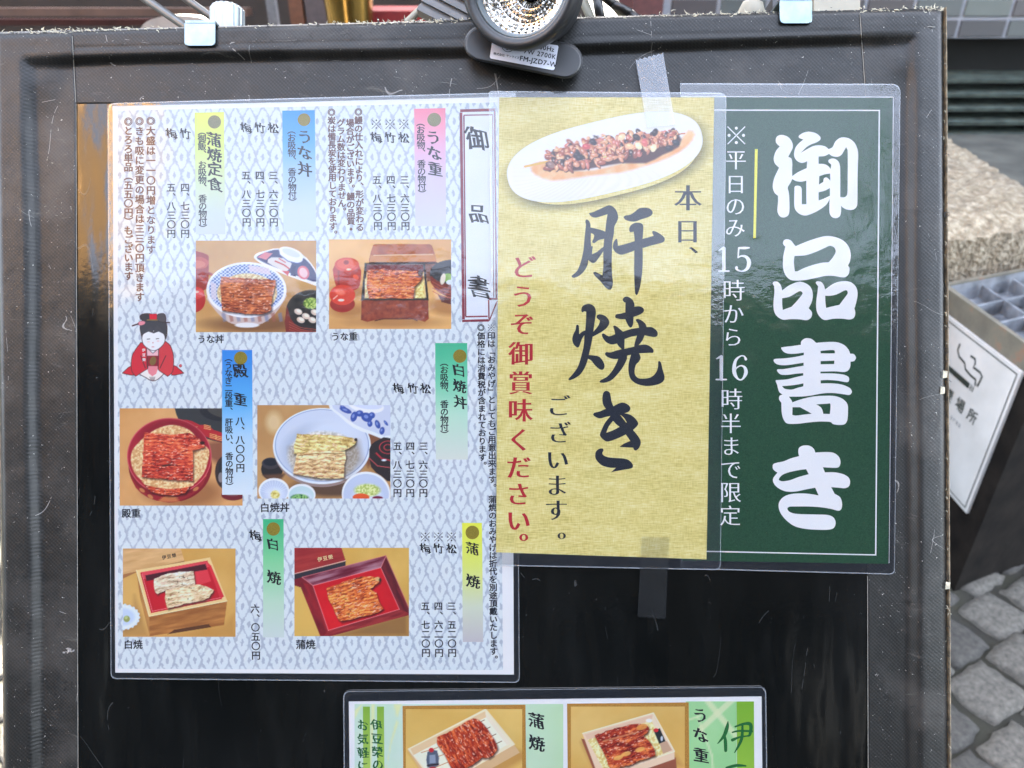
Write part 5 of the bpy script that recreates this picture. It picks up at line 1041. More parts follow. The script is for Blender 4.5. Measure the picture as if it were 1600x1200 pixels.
# ---- 3: yellow sheet
L3 = Thing('daily_special_sheet', 'laminated mustard yellow sheet with skewer photo and black brush lettering', 'sign', board=(945, 890, 2.9))
h3 = 2.75
def yellow_paper():
    m, n, b = mat('mustard_washi_print'); co = objco(n); a = noise(n, objco(n, (120, 1500, 1)), 1, 4, .6); c_ = noise(n, objco(n, (1300, 150, 1)), 1, 3, .6); bg_ = noise(n, objco(n, (14, 60, 1)), 1, 3); s_ = math_(n, 'ADD', math_(n, 'MULTIPLY', a, .5), math_(n, 'MULTIPLY', c_, .25)); s_ = math_(n, 'ADD', s_, math_(n, 'MULTIPLY', bg_, .25))
    n.links.new(ramp(n, s_, [(.38, C4((190, 174, 92))), (.5, C4((220, 206, 128))), (.62, C4((234, 224, 164)))]), b.inputs['Base Color']); b.inputs['Roughness'].default_value = .6; b.inputs['Specular IOR Level'].default_value = .2; return m
paper(L3, ((780, 152), (1116, 152), (1104, 874), (775, 863)), h3, yellow_paper())
# oval plate with the skewer: printed picture on a polar grid
cx0, cy0, rot, hl_, rr0 = 945, 245, -.235, 108, 48
def plate_xy(k, na=360, ex=0.0):
    a = np.linspace(0, 2 * np.pi, na + 1)[None, :]; k = np.asarray(k)[:, None]; c, s_ = np.cos(a), np.sin(a)
    e = 4.0; x = (hl_ + rr0 + ex) * np.sign(c) * np.abs(c) ** (2 / 2.75); y = (rr0 + 9 + ex) * np.sign(s_) * np.abs(s_) ** (2 / 2.35); x = x * k; y = y * k
    return cx0 + x * math.cos(rot) - y * math.sin(rot), cy0 + x * math.sin(rot) + y * math.cos(rot)
X, Y = plate_xy(np.linspace(1.12, .9, 20)[::-1], ex=3); X, Y = X + 5, Y + 8
P = Paint(X, Y, col=(96, 88, 48), alpha=0.0); kk = np.linspace(0, 1, 20)[:, None] * np.ones_like(X); P.a = .55 * (1 - kk) ** 1.5; grid_mesh(L3, 'printed_shadow', P, h3 + .03, alpha=True)
X, Y = plate_xy(np.concatenate((np.linspace(.02, .96, 100), np.linspace(.965, 1, 8)))); P = Paint(X, Y, col=(232, 228, 232)); kk = np.concatenate((np.linspace(.02, .96, 100), np.linspace(.965, 1, 8)))[:, None] * np.ones_like(X)
an = np.linspace(0, 2 * np.pi, 361)[None, :] * np.ones_like(X); fl = .5 + .5 * np.sin(an * 62 + 9 * np.sin(kk * 3) + X * .03); P.put(fl * np.clip((kk - .3) * 3, 0, 1) * .5, (246, 244, 248)); P.put(np.clip((kk - .93) * 16, 0, 1), (236, 234, 230)); P.put(np.clip((Y - 250) / 60, 0, 1) * .25, (196, 196, 214)); P.put(np.clip((kk - .985) * 60, 0, 1), (206, 206, 196))
def Z(x, y): return (780 + x / 4.706, 140 + y / 4.706)
P.poly([Z(230, 570), Z(300, 530), Z(420, 540), Z(520, 590), Z(700, 590), Z(900, 540), Z(1050, 510), Z(1180, 470), Z(1260, 440), Z(1320, 390), Z(1390, 300), Z(1440, 330), Z(1380, 420), Z(1250, 500), Z(1080, 560), Z(900, 610), Z(700, 630), Z(560, 650), Z(380, 670), Z(270, 630)], P.grain((236, 190, 130), (226, 150, 80), 12, 2), soft=5, al=.85, sm=2)
P.line([Z(190, 566), Z(360, 530)], 3.6, (222, 176, 90)); P.line([Z(1290, 332), Z(1364, 322)], 2, (190, 110, 60))
P.poly([Z(340, 560), Z(520, 600), Z(700, 575), Z(900, 540), Z(1080, 540), Z(1200, 480), Z(1320, 420), Z(1320, 330), Z(1100, 400), Z(700, 480)], (84, 52, 48), soft=3, sm=2)
rs = random.Random(4)
pal = [(192, 118, 86), (208, 140, 102), (170, 92, 70), (222, 168, 122), (150, 80, 62), (70, 54, 52), (200, 116, 98), (214, 150, 112)]
for k in range(15):
    t0 = (k + .4) / 15; th0 = (46 + 62 * math.sin(math.pi * min(1, t0 * 1.1 + .06))) * rs.uniform(.82, 1.15)
    for i in range(17):
        t = t0 + rs.uniform(-.026, .026); x = 360 + 950 * t; yc = 520 - 180 * t; y = yc + (i / 16 * 2 - 1) * th0 * .92 + rs.uniform(-8, 8); cx, cy = Z(x, y)
        c_ = rs.choice(pal); ro = rs.uniform(.6, 2.0) if rs.random() < .7 else rs.uniform(-.5, .5); rx, ry = rs.uniform(4.2, 8.5), rs.uniform(2.4, 4.4)
        P.ell(cx + .8, cy + 1.3, rx, ry, (66, 34, 28), ro, al=.85); P.ell(cx, cy, rx, ry, c_, ro); P.ell(cx - .8, cy - .8, rx * .6, ry * .45, tuple(min(255, q + 34) for q in c_), ro, al=.7, soft=1.5); P.ell(cx - 1.5, cy - 1.2, rx * .22, ry * .2, (252, 232, 216), ro, al=.8, soft=1)
    cx, cy = Z(360 + 950 * (t0 + .033), 520 - 180 * t0 + rs.uniform(-30, 50)); P.ell(cx, cy, 1.6, 7, (54, 34, 32), .3, al=.75, soft=1.5)
for x, y, c_ in ((900, 350, (240, 206, 160)), (1025, 415, (244, 226, 180)), (1135, 430, (244, 220, 176)), (960, 415, (236, 190, 140)), (1010, 350, (60, 44, 44)), (1145, 315, (60, 44, 44)), (1250, 430, (60, 48, 50)), (1300, 390, (54, 48, 52)), (570, 480, (58, 46, 50)), (590, 500, (54, 46, 50)), (690, 385, (60, 52, 60)), (640, 420, (206, 90, 88)), (1070, 390, (216, 110, 100)), (370, 555, (90, 60, 56)), (380, 552, (150, 116, 104))):
    cx, cy = Z(x, y); P.ell(cx, cy, 6.5, 4.5, c_, x * .01); P.ell(cx - 1.5, cy - 1, 2.4, 1.3, tuple(min(255, q + 40) for q in c_), .3, al=.8)
grid_mesh(L3, 'photo_print', P, h3 + .06, label='printed cut-out photo of a grilled skewer on an oval white plate')
hh = h3 + .05
MB = dict(bold=(.026, -.014))
for ch, x_, y_, s_ in (('本', 1075, 309, 44), ('日', 1074, 361, 41), ('、', 1071, 401, 40)): txt(L3, ch, x_, y_, x_, y_, s_, I_navy, hh, 'printed_character', **MB)
for ch, x_, y_ in (('ど', 818, 417), ('う', 817, 463), ('ぞ', 816, 506), ('御', 814, 552), ('賞', 813.5, 598), ('味', 813, 641), ('く', 811.5, 687), ('だ', 810.5, 730), ('さ', 810, 772), ('い', 810, 813), ('。', 806, 850)): txt(L3, ch, x_, y_, x_, y_, 39, I_red, hh, 'printed_character', bold=(.030, -.004))
for ch, x_, y_ in (('ご', 873, 634), ('ざ', 874, 676), ('い', 871, 718), ('ま', 870, 758), ('す', 869, 797), ('。', 866, 847)): txt(L3, ch, x_, y_, x_, y_, 37, I_navy, hh, 'printed_character', **MB)
def cut(L_, ox, oy, sc): crop_char(L3, L_, ox, oy, sc, hh, I_navy)
s1 = 7.2727
KAN = [[(290, 168, 1), (340, 155), (430, 115), (510, 80), (560, 90), (605, 140), (625, 210), (610, 265), (582, 320), (575, 400), (560, 480), (555, 560), (552, 700), (555, 850), (565, 960), (550, 1025), (520, 1038), (480, 1010), (420, 940), (360, 880), (342, 845), (365, 835), (400, 850), (445, 874, 1), (455, 780), (455, 600, 1), (430, 640), (370, 720), (340, 735), (310, 722), (285, 700, 1), (275, 760), (235, 830), (180, 880), (120, 902), (95, 885), (110, 868), (160, 820), (200, 720), (228, 600), (240, 480), (250, 380), (258, 300), (252, 260), (265, 240), (290, 252), (308, 290), (310, 330, 1), (380, 345), (440, 362), (478, 378, 1), (488, 280), (503, 180, 1), (440, 200), (370, 218), (320, 205)],
       [(315, 392, 1), (314, 470), (318, 545, 1), (335, 545), (330, 590), (328, 635, 1), (380, 610), (430, 570), (458, 550, 1), (465, 460, 1), (400, 475), (355, 508), (330, 495), (345, 455), (350, 415)]]
KAN2 = [[(687, 215), (705, 195), (760, 185), (810, 155), (860, 115), (920, 105), (980, 115), (1015, 150), (1005, 190), (960, 215), (880, 240), (820, 262), (760, 260), (710, 245)]]
KAN3 = [[(750, 350), (765, 310), (810, 280), (870, 278), (905, 300), (910, 350), (903, 460, 1), (960, 445), (1028, 425, 1), (1010, 385), (1025, 370), (1070, 385), (1130, 425), (1155, 460), (1140, 495), (1100, 510), (1000, 535), (903, 565, 1), (903, 750), (895, 870), (875, 1000), (850, 1080), (835, 1098), (818, 1080), (810, 960), (806, 800), (808, 592, 1), (740, 620), (660, 640), (600, 615), (568, 570), (570, 510), (590, 470), (612, 462), (622, 540, 1), (720, 515), (812, 485, 1), (808, 430), (800, 380, 1), (760, 382)]]
for l in (KAN, KAN2, KAN3): cut(l, 880, 310, s1)
YAK = [[(205, 210), (220, 170), (270, 145), (320, 150), (360, 185), (372, 240), (358, 350), (343, 460, 1), (400, 390), (418, 335, 1), (380, 300), (390, 270), (430, 263), (490, 290), (525, 350), (500, 410), (440, 460), (335, 518, 1), (320, 600), (292, 725, 1), (350, 730), (410, 745), (455, 800), (470, 855), (450, 892), (410, 885), (360, 840), (320, 790), (283, 768, 1), (250, 860), (200, 940), (140, 985), (75, 1012), (60, 998), (110, 940), (170, 850), (215, 700), (235, 600), (240, 500, 1), (215, 540), (180, 630), (160, 640), (120, 605), (103, 550), (115, 490), (140, 440), (148, 390), (162, 380), (178, 395), (182, 488, 1), (215, 460), (250, 445, 1), (258, 350), (262, 235, 1), (240, 228), (215, 240)]]
YAK2 = [[(675, 95), (700, 65), (740, 65), (785, 95), (808, 140), (810, 175, 1), (870, 172), (912, 195), (915, 230), (880, 262), (800, 293, 1), (795, 370), (780, 405), (758, 412), (730, 375), (705, 318, 1), (650, 318), (600, 305), (590, 285), (605, 262), (650, 255), (705, 240, 1), (708, 130, 1), (690, 122)]]
YAK3 = [[(568, 400), (585, 390), (620, 410), (680, 460, 1), (770, 430), (862, 415, 1), (850, 370), (825, 330), (840, 315), (880, 325), (930, 365), (950, 408, 1), (1010, 410), (1060, 445), (1075, 485), (1060, 515), (1020, 520), (925, 502, 1), (900, 560), (858, 612, 1), (930, 606), (985, 625), (1025, 665), (1020, 698), (980, 700), (862, 705, 1), (880, 755), (860, 800), (825, 840), (812, 930), (850, 985), (930, 992), (1000, 975), (1050, 930), (1075, 870), (1080, 800), (1095, 795), (1112, 815), (1130, 890), (1152, 970), (1140, 1020), (1090, 1055), (1000, 1075), (920, 1075), (830, 1050), (765, 995), (742, 910), (745, 820), (770, 722, 1), (728, 735), (725, 770), (680, 860), (620, 940), (550, 1010), (470, 1040), (415, 1035), (425, 1012), (500, 970), (560, 900), (605, 820), (625, 770, 1), (560, 768), (500, 745), (475, 715), (490, 692), (540, 695), (600, 675), (665, 658, 1), (630, 625), (610, 595, 1), (550, 605), (490, 580), (450, 530), (440, 490), (460, 480), (520, 512), (590, 488, 1), (580, 440)],
        [(698, 545, 1), (695, 655, 1), (806, 630, 1), (815, 580), (838, 505, 1), (770, 518)]]
for l in (YAK, YAK2, YAK3): cut(l, 880, 455, s1)
KIB = [[(332, 190), (345, 145), (380, 125), (420, 145), (435, 200), (445, 260), (468, 318, 1), (530, 285), (590, 272), (650, 298), (680, 340), (660, 385), (605, 405, 1), (680, 425), (740, 470), (778, 530), (760, 570), (713, 615, 1), (760, 670), (800, 730), (810, 780), (790, 835), (755, 870), (728, 865), (715, 835, 1), (640, 832), (540, 828, 1), (600, 785), (678, 752, 1), (650, 710), (622, 672, 1), (520, 720), (400, 760), (350, 742), (300, 685), (315, 625), (360, 530), (430, 440, 1), (360, 455), (300, 470), (250, 455), (215, 425), (230, 400), (290, 385), (372, 350, 1), (340, 300), (330, 240)],
       [(465, 500, 1), (410, 570), (378, 650, 1), (460, 620), (545, 575, 1), (500, 540)], [(555, 430, 1), (590, 475), (626, 522, 1), (634, 520, 1), (605, 470), (562, 430, 1)]]
KIB2 = [[(240, 930), (250, 885), (290, 850), (330, 846), (345, 868), (328, 905), (350, 935), (410, 957), (500, 965), (600, 972), (660, 992), (700, 1030), (713, 1065), (700, 1090), (640, 1105), (540, 1122), (440, 1142, 1), (498, 1088, 1), (420, 1085), (330, 1060), (270, 1010), (245, 970)]]
for l in (KIB, KIB2): cut(l, 900, 595, 8.0)
add_film(L3, ((764, 142), (1135, 145), (1126, 891), (773, 884)), (6, 12, 10, 2), h3 + .40, ((780, 152), (1116, 152), (1104, 874), (775, 863)))

# ---- 4: lower sheet
L4 = Thing('takeaway_menu_sheet', 'green bordered laminated take-away menu at the foot of the board', 'menu', board=(867, 1500, 1.9))
h4 = 1.7
paper(L4, ((545, 1096), (1190, 1088), (1194, 1490), (549, 1492)), h4, I_paper); hb = h4 + .05
P = field(554, 1100, 880, 1490, 2.5); P.put(np.ones(P.X.shape), P.grain((206, 224, 214), (190, 220, 190), 60, 2)); P.put(np.clip((P.X - 800) / 80, 0, 1), (186, 218, 174))
for pts in ([(615, 1100), (622, 1130), (612, 1160), (604, 1200), (610, 1160), (618, 1130), (628, 1100)], [(554, 1110), (566, 1100), (554, 1124)], [(580, 1100), (586, 1100), (580, 1200), (577, 1200)]): P.poly(pts, (222, 226, 160), al=.8, soft=2)
grid_mesh(L4, 'background_print', P, hb)
P = field(1072, 1096, 1151, 1490, 2.5); P.put(np.ones(P.X.shape), P.grain((160, 212, 150), (146, 204, 136), 60, 2))
for a_, b_ in (((1106, 1096), (1150, 1150)), ((1148, 1090), (1094, 1140)), ((1090, 1120), (1112, 1180)), ((1112, 1180), (1120, 1260)), ((1072, 1126), (1096, 1118))): P.line([a_, b_], 9 if a_[1] < 1100 else 3, (214, 224, 178), soft=2, al=.8)
grid_mesh(L4, 'background_print', P, hb)
for q, c_ in ((((567, 1104), (578, 1104), (580, 1480), (569, 1480)), ((128, 172, 58), (168, 202, 92))), (((589, 1104), (600, 1104), (602, 1480), (591, 1480)), ((128, 172, 58), (168, 202, 92))), (((1151, 1096), (1178, 1096), (1180, 1480), (1153, 1480)), ((118, 172, 44), (140, 186, 60)))): strip(L4, q, [(0, c_[0]), (.25, c_[1]), (1, c_[1])], 'green_bar', hb + .04)
for x0_, x1_ in ((629, 821), (886, 1076)):
    yt = 1103 if x0_ < 700 else 1099.5; g = Geo().quad((x0_, yt), (x1_, yt - 2), (x1_ + 2, 1300), (x0_ + 2, 1300), hb + .05); L4.part('photo_mount', g.v, g.f, ink('woven_gold_mount', (176, 126, 48), .35))
HQ = hb + .10
P = field(634, 1108, 816, 1296); P.put(np.ones(P.X.shape), P.grain((222, 188, 106), (212, 170, 84), 60, 3)); P.poly([(640, 1176), (700, 1260), (830, 1180), (806, 1170)], (180, 124, 60), soft=10, al=.6)
P.poly([(637, 1172), (759, 1108), (808, 1170), (812, 1176), (690, 1245), (680, 1240)], (214, 178, 130)); P.poly([(637, 1170), (759, 1107), (805, 1163), (684, 1232)], (244, 222, 186)); P.poly([(641, 1170), (758, 1111), (761, 1120), (646, 1180)], (226, 196, 150)); P.poly([(758, 1111), (800, 1162), (790, 1166), (760, 1124)], (236, 222, 196)); P.poly([(646, 1180), (759, 1121), (792, 1164), (686, 1226)], (238, 232, 208))
for k in range(4): P.line([(744 + k * 9, 1131 + k * 11), (757 + k * 9, 1125 + k * 11)], 1.1, (110, 80, 50))
for k in range(3): P.line([(684 + k * 9, 1168 + k * 11), (658 + k * 10, 1176 + k * 12)], 1.1, (190, 130, 70))
P.eel([(682, 1153, 1), (700, 1144), (722, 1132), (740, 1122), (752, 1128), (762, 1140), (776, 1163), (775, 1174), (764, 1184), (752, 1184), (738, 1196), (712, 1206), (704, 1198), (694, 1178), (684, 1164)], (92, 18, 10), (160, 42, 22), (226, 110, 60), 1.0, 5, 2, 9)
P.poly([(668, 1175), (683, 1173), (685, 1196), (668, 1199)], (84, 94, 110), sm=2); P.poly([(671, 1180), (680, 1179), (681, 1192), (671, 1193)], (140, 152, 170)); P.ell(674, 1172, 4, 3.5, (196, 40, 46)); P.line([(668, 1196), (685, 1194)], 2.4, (50, 40, 44)); P.ell(676, 1200, 5, 2, (196, 60, 50))
grid_mesh(L4, 'photo_print', P, HQ, label='printed photo of skewered glazed eel in a pale take-away box')
P = field(892, 1104, 1070, 1296); P.put(np.ones(P.X.shape), P.grain((222, 186, 108), (210, 168, 86), 60, 4)); P.poly([(908, 1160), (925, 1196), (1066, 1196), (1056, 1180)], (176, 120, 60), soft=10, al=.6)
P.poly([(908, 1154), (926, 1200), (940, 1260), (1058, 1210), (1056, 1184)], (150, 84, 60)); P.poly([(910, 1146), (1021, 1114), (1054, 1174), (1054, 1186), (945, 1224), (930, 1200)], (236, 204, 172)); P.poly([(914, 1148), (1019, 1117), (1022, 1126), (918, 1157)], (226, 192, 160)); P.line([(910, 1146), (1021, 1114), (1054, 1174), (945, 1212)], 1.4, (250, 232, 200)); P.poly([(1020, 1117), (1050, 1172), (1044, 1176), (1018, 1128)], (240, 214, 184))
P.rice(P.mpoly([(918, 1156), (1018, 1126), (1044, 1176), (946, 1208)]), (214, 190, 110), (250, 234, 180), 5); P.poly([(1030, 1160), (1042, 1158), (1050, 1172), (1036, 1178)], (196, 160, 130)); P.poly([(1021, 1141), (1031, 1138), (1040, 1158), (1030, 1162)], (36, 38, 40)); P.ell(1025, 1141, 4, 3, (206, 40, 46)); P.ell(1034, 1154, 2, 4, (190, 200, 210)); P.ell(1014, 1126, 5, 3, (244, 240, 226))
P.eel([(929, 1149, 1), (960, 1138), (991, 1131), (1008, 1132), (1014, 1138), (1010, 1146), (1006, 1150), (1016, 1160), (1024, 1180), (1000, 1188), (982, 1196), (954, 1201), (947, 1184), (938, 1166)], (88, 16, 10), (150, 36, 22), (226, 120, 66), -.28, 6, 2, 12)
P.ell(1003, 1136, 9, 4.5, (222, 150, 70), -.3, al=.85); P.line([(943, 1158), (970, 1151), (995, 1144)], 2.6, (230, 166, 110), al=.7, soft=2)
for cx, cy in ((966, 1184), (978, 1178), (1000, 1171)): P.ell(cx, cy, 8, 3.4, (236, 180, 90), -.3, al=.85)
grid_mesh(L4, 'photo_print', P, HQ, label='printed photo of glazed eel over rice in a pale take-away box')
hh4 = hb + .12
txt(L4, '伊豆榮の', 588.5, 1133, 590, 1195, 18, I_grn, hh4, **BR); txt(L4, 'お気軽に', 566.5, 1133, 567.5, 1197, 18, I_grn, hh4, **BR)
txt(L4, '蒲焼', 838, 1126, 838.5, 1161, 25, I_brush, hh4, **BR); txt(L4, 'うな重', 1094, 1117, 1095.5, 1180, 24, I_brush, hh4, **BR)
g = Geo(); S_ = lambda pts, k=0: g.stroke([(860 + x / 4.571, 1060 + y / 4.571, w_ / 4.571) for x, y, w_ in pts], hh4 + k * .03)
S_([(1268, 310, 8), (1262, 350, 26), (1240, 410, 24), (1195, 465, 6)]); S_([(1245, 410, 14), (1250, 450, 24), (1252, 515, 22)], 1); S_([(1320, 345, 12), (1380, 325, 18), (1430, 330, 26), (1425, 400, 20), (1400, 412, 8)], 2); S_([(1300, 440, 22), (1350, 420, 14), (1400, 412, 10)], 3); S_([(1300, 385, 10), (1350, 375, 14), (1440, 378, 16)], 4); S_([(1372, 330, 14), (1368, 420, 22), (1345, 480, 18), (1315, 530, 6)], 5)
S_([(1260, 640, 20), (1330, 622, 22), (1395, 625, 12)], 6)
L4.part('brush_character', g.v, g.f, ink('fresh_green_ink', (18, 100, 40)))
add_film(L4, ((536, 1080), (1197, 1073), (1203, 1500), (540, 1502)), 11, h4 + .55, ((545, 1096), (1190, 1088), (1194, 1490), (549, 1492)))
# ------------------------------------------------------------------ tapes
def tape(label, q, h, m, zig):
    T = Thing('tape_strip', label, 'tape', board=(*q[3], h)); a, b, c, d = [Vector(p) for p in q]; N = 12
    top = [a.lerp(b, i / N) + Vector((0, (1.2 if i % 2 else -1.2) if zig == 'top' else 0)) for i in range(N + 1)]; bot = [d.lerp(c, i / N) + Vector((0, (1.2 if i % 2 else -1.2) if zig == 'bottom' else 0)) for i in range(N + 1)]
    g = Geo(); rows_ = 14; v = []
    for j in range(rows_ + 1):
        for i in range(N + 1): p = top[i].lerp(bot[i], j / rows_); v.append(bp(p.x, p.y, h(p.x, p.y) if callable(h) else h + .03 * math.sin(j * 2.3 + i)))
    g.add(v, [((j + 1) * (N + 1) + i, (j + 1) * (N + 1) + i + 1, j * (N + 1) + i + 1, j * (N + 1) + i) for j in range(rows_) for i in range(N)]); T.part('tape', g.v, g.f, m, smooth=True)
tape('frosted tape holding the top of the yellow sheet to the vinyl', ((993, 94), (1036, 83), (1055, 195), (1011, 200)), 3.6, tapem, 'top')
tape('clear tape hanging below the foot of the yellow sheet', ((1003, 838), (1046, 839), (1040, 967), (996, 964)), 3.6, tapec, 'bottom')
# ------------------------------------------------------------------ clip lamp
LM = Thing('clip_lamp', 'black clip-on spot lamp with faceted reflector at the top centre of the board', 'lamp', board=(815, 100, 7))
def lampblack(name, rgb, rough): return plain(name, rgb, rough, nscale=40, var=.15, bmp=.08, bscale=500, k=1, dist=.0004)
lb = lampblack('satin_black_plastic', (28, 29, 31), .45); lb2 = lampblack('grey_bezel_plastic', (78, 86, 88), .38)
def pill(T, name, a, b, r, levels, m, parent=None):
    a, b = Vector(a), Vector(b); d = (b - a).normalized(); base_ = math.atan2(d.y, d.x); v = []; n_ = 16
    for h, dr in levels:
        for e, st in ((a, math.pi / 2), (b, -math.pi / 2)):
            for i in range(n_ + 1): t = base_ + st + math.pi * i / n_; v.append(bp(e.x + (r + dr) * math.cos(t), e.y + (r + dr) * math.sin(t), h))
    N = 2 * (n_ + 1); f = [(k * N + (i + 1) % N, k * N + i, (k + 1) * N + i, (k + 1) * N + (i + 1) % N) for k in range(len(levels) - 1) for i in range(N)]
    f.append(tuple((len(levels) - 1) * N + i for i in range(N))[::-1]); return T.part(name, v, f, m, parent, smooth=False)
base_o = pill(LM, 'base', (753.5, 68), (882, 95), 28, ((7, -1), (9, .3), (13, .3), (13.3, -1.2), (13.8, -.2), (16.8, -.2), (18.3, -1.6), (19.0, -4.0)), lb)
hs = 19.15
g = Geo().shape([rrect([(770, 58), (873, 71), (866, 110), (765, 91)], 3.5, 4)], hs, 0); st_ = LM.part('sticker', g.v, g.f, plain('sticker_paper', (206, 208, 220), .5, nscale=50, var=.05, bmp=0, k=.95), base_o)
g = Geo(); A = .19
row(g, '50/60Hz', 828, 70.3, 10.2, hs + .06, A, gap=.03, bold=(.02, .02)); row(g, '7W 2700K', 818.5, 79.5, 10.2, hs + .06, A, gap=.03, bold=(.02, .02)); row(g, 'FM-JZD7-W', 812, 90.5, 10.6, hs + .06, A, gap=.03, bold=(.025, .025)); row(g, '株式会社', 771, 83.2, 4.5, hs + .06, A, bold=(.02, .02)); row(g, 'サンライズ', 791, 86.6, 4.2, hs + .06, A, bold=(.02, .02)); row(g, 'E', 791, 75, 7.4, hs + .06, A, bold=(.02, .02))
g.line([(794 + 10 * math.cos(i * .2618) , 71 + 10 * math.sin(i * .2618)) for i in range(25)], .9, hs + .06); LM.part('sticker_text', g.v, g.f, I_black, st_)
ax = Vector((-.34, -.34, 1)).normalized(); c0 = bp(812, -25, 50); R = .0414
rim_p = [(R * .80, -.004), (R * .815, .0005), (R * .86, .0035), (R * .93, .0045), (R * .985, .003), (R, -.001), (R, -.008), (R * .985, -.014), (R * .93, -.016), (R * .90, -.034), (R * .80, -.050), (R * .55, -.060), (.002, -.063)]
g = Geo().lathe(c0, ax, rim_p, 64); hd = LM.part('head', g.v, g.f, lb, smooth=True)
g = Geo().lathe(c0, ax, [(R * .70, -.012), (R * .735, -.005), (R * .775, -.0015), (R * .815, -.0008), (R * .82, -.004)], 64); LM.part('bezel', g.v, g.f, lb2, hd, smooth=True)
rs_ = random.Random(9); prof = [(R * .735, -.006), (R * .68, -.0105), (R * .61, -.015), (R * .54, -.019), (R * .46, -.0225), (R * .38, -.0255), (R * .28, -.028), (R * .17, -.030)]
u_ = ax.orthogonal().normalized(); w_ = ax.cross(u_); n_ = 38; v = []; f = []
for k, (r_, z_) in enumerate(prof):
    for i in range(n_): t = 6.2832 * (i + .5 * 0) / n_; v.append(c0 + ax * (z_ + rs_.uniform(-.0003, .0003)) + (u_ * math.cos(t) + w_ * math.sin(t)) * r_)
bul = []
for k in range(len(prof) - 1):
    for i in range(n_):
        a, b, c, d = k * n_ + i, k * n_ + (i + 1) % n_, (k + 1) * n_ + (i + 1) % n_, (k + 1) * n_ + i
        ce = (v[a] + v[b] + v[c] + v[d]) / 4 + ax * .0017; j = len(v) ; bul.append(ce); v.append(ce); f += [(a, b, j), (b, c, j), (c, d, j), (d, a, j)]
chrome = plain('faceted_reflector_metal', (214, 212, 208), .12, 1.0, nscale=30, var=.1, bmp=0, k=1.0)
LM.part('reflector', v, f, chrome, hd)
g = Geo().lathe(c0, ax, [(.001, -.025), (R * .07, -.0245), (R * .11, -.027), (R * .12, -.031)], 24); LM.part('bulb', g.v, g.f, plain('yellow_led_lens', (206, 190, 140), .25, bmp=0), hd, smooth=True)
def clearglass():
    m, n, b = mat('lens_glass'); n.nodes.remove(b); tr = n.nodes.new('ShaderNodeBsdfTransparent'); gl = node(n, 'ShaderNodeBsdfGlossy', Roughness=.03); fr = node(n, 'ShaderNodeFresnel', IOR=1.5); mx = n.nodes.new('ShaderNodeMixShader')
    n.links.new(fr.outputs[0], mx.inputs[0]); n.links.new(tr.outputs[0], mx.inputs[1]); n.links.new(gl.outputs[0], mx.inputs[2]); n.links.new(mx.outputs[0], n.nodes['Material Output'].inputs[0]); return m
g = Geo().lathe(c0, ax, [(.0005, -.0036), (R * .4, -.0038), (R * .74, -.0048)], 48); LM.part('lens', g.v, g.f, clearglass(), hd, smooth=True)
pe = c0 - ax * .058; g = Geo().tube(pe, bp(835, 60, 12), .008, .009, 18).tube(bp(815, 40, 4), bp(860, 52, 4), .008, .008, 18); LM.part('hinge_arm', g.v, g.f, lb, smooth=False)
g = Geo()
a, b = bp(742, -60, -22), bp(690, 40, -22); d = (b - a).normalized(); sd_ = Vector((-d.y, d.x, 0))
for k in range(16):
    p = a.lerp(b, k / 15); s2 = sd_ * .019; q = d * .0022; vv = [p - s2 - q, p + s2 - q, p + s2 + q, p - s2 + q]; vv = vv + [x + Vector((0, 0, .012 if k % 2 else .0095)) for x in vv]
    g.add(vv, [(3, 2, 1, 0), (4, 5, 6, 7), (0, 1, 5, 4), (1, 2, 6, 5), (2, 3, 7, 6), (3, 0, 4, 7)])
LM.part('clamp_grip', g.v, g.f, plain('grey_ribbed_rubber', (88, 88, 88), .5, bmp=.1, k=.9))
cab = plain('black_cable', (22, 22, 24), .4, bmp=0)
g = Geo()
pts = [bp(905, -60, -25), bp(925, -20, -26), bp(958, 6, -28), bp(985, 20, -30), bp(1006, 40, -30)]
for a, b in zip(pts, pts[1:]): g.tube(a, b, .0033, .0033, 10)
pts = [bp(925, -60, -20), bp(932, -10, -20), bp(938, 30, -20), bp(940, 60, -20)]
for a, b in zip(pts, pts[1:]): g.tube(a, b, .0036, .0036, 10)
LM.part('cable', g.v, g.f, cab, smooth=True)
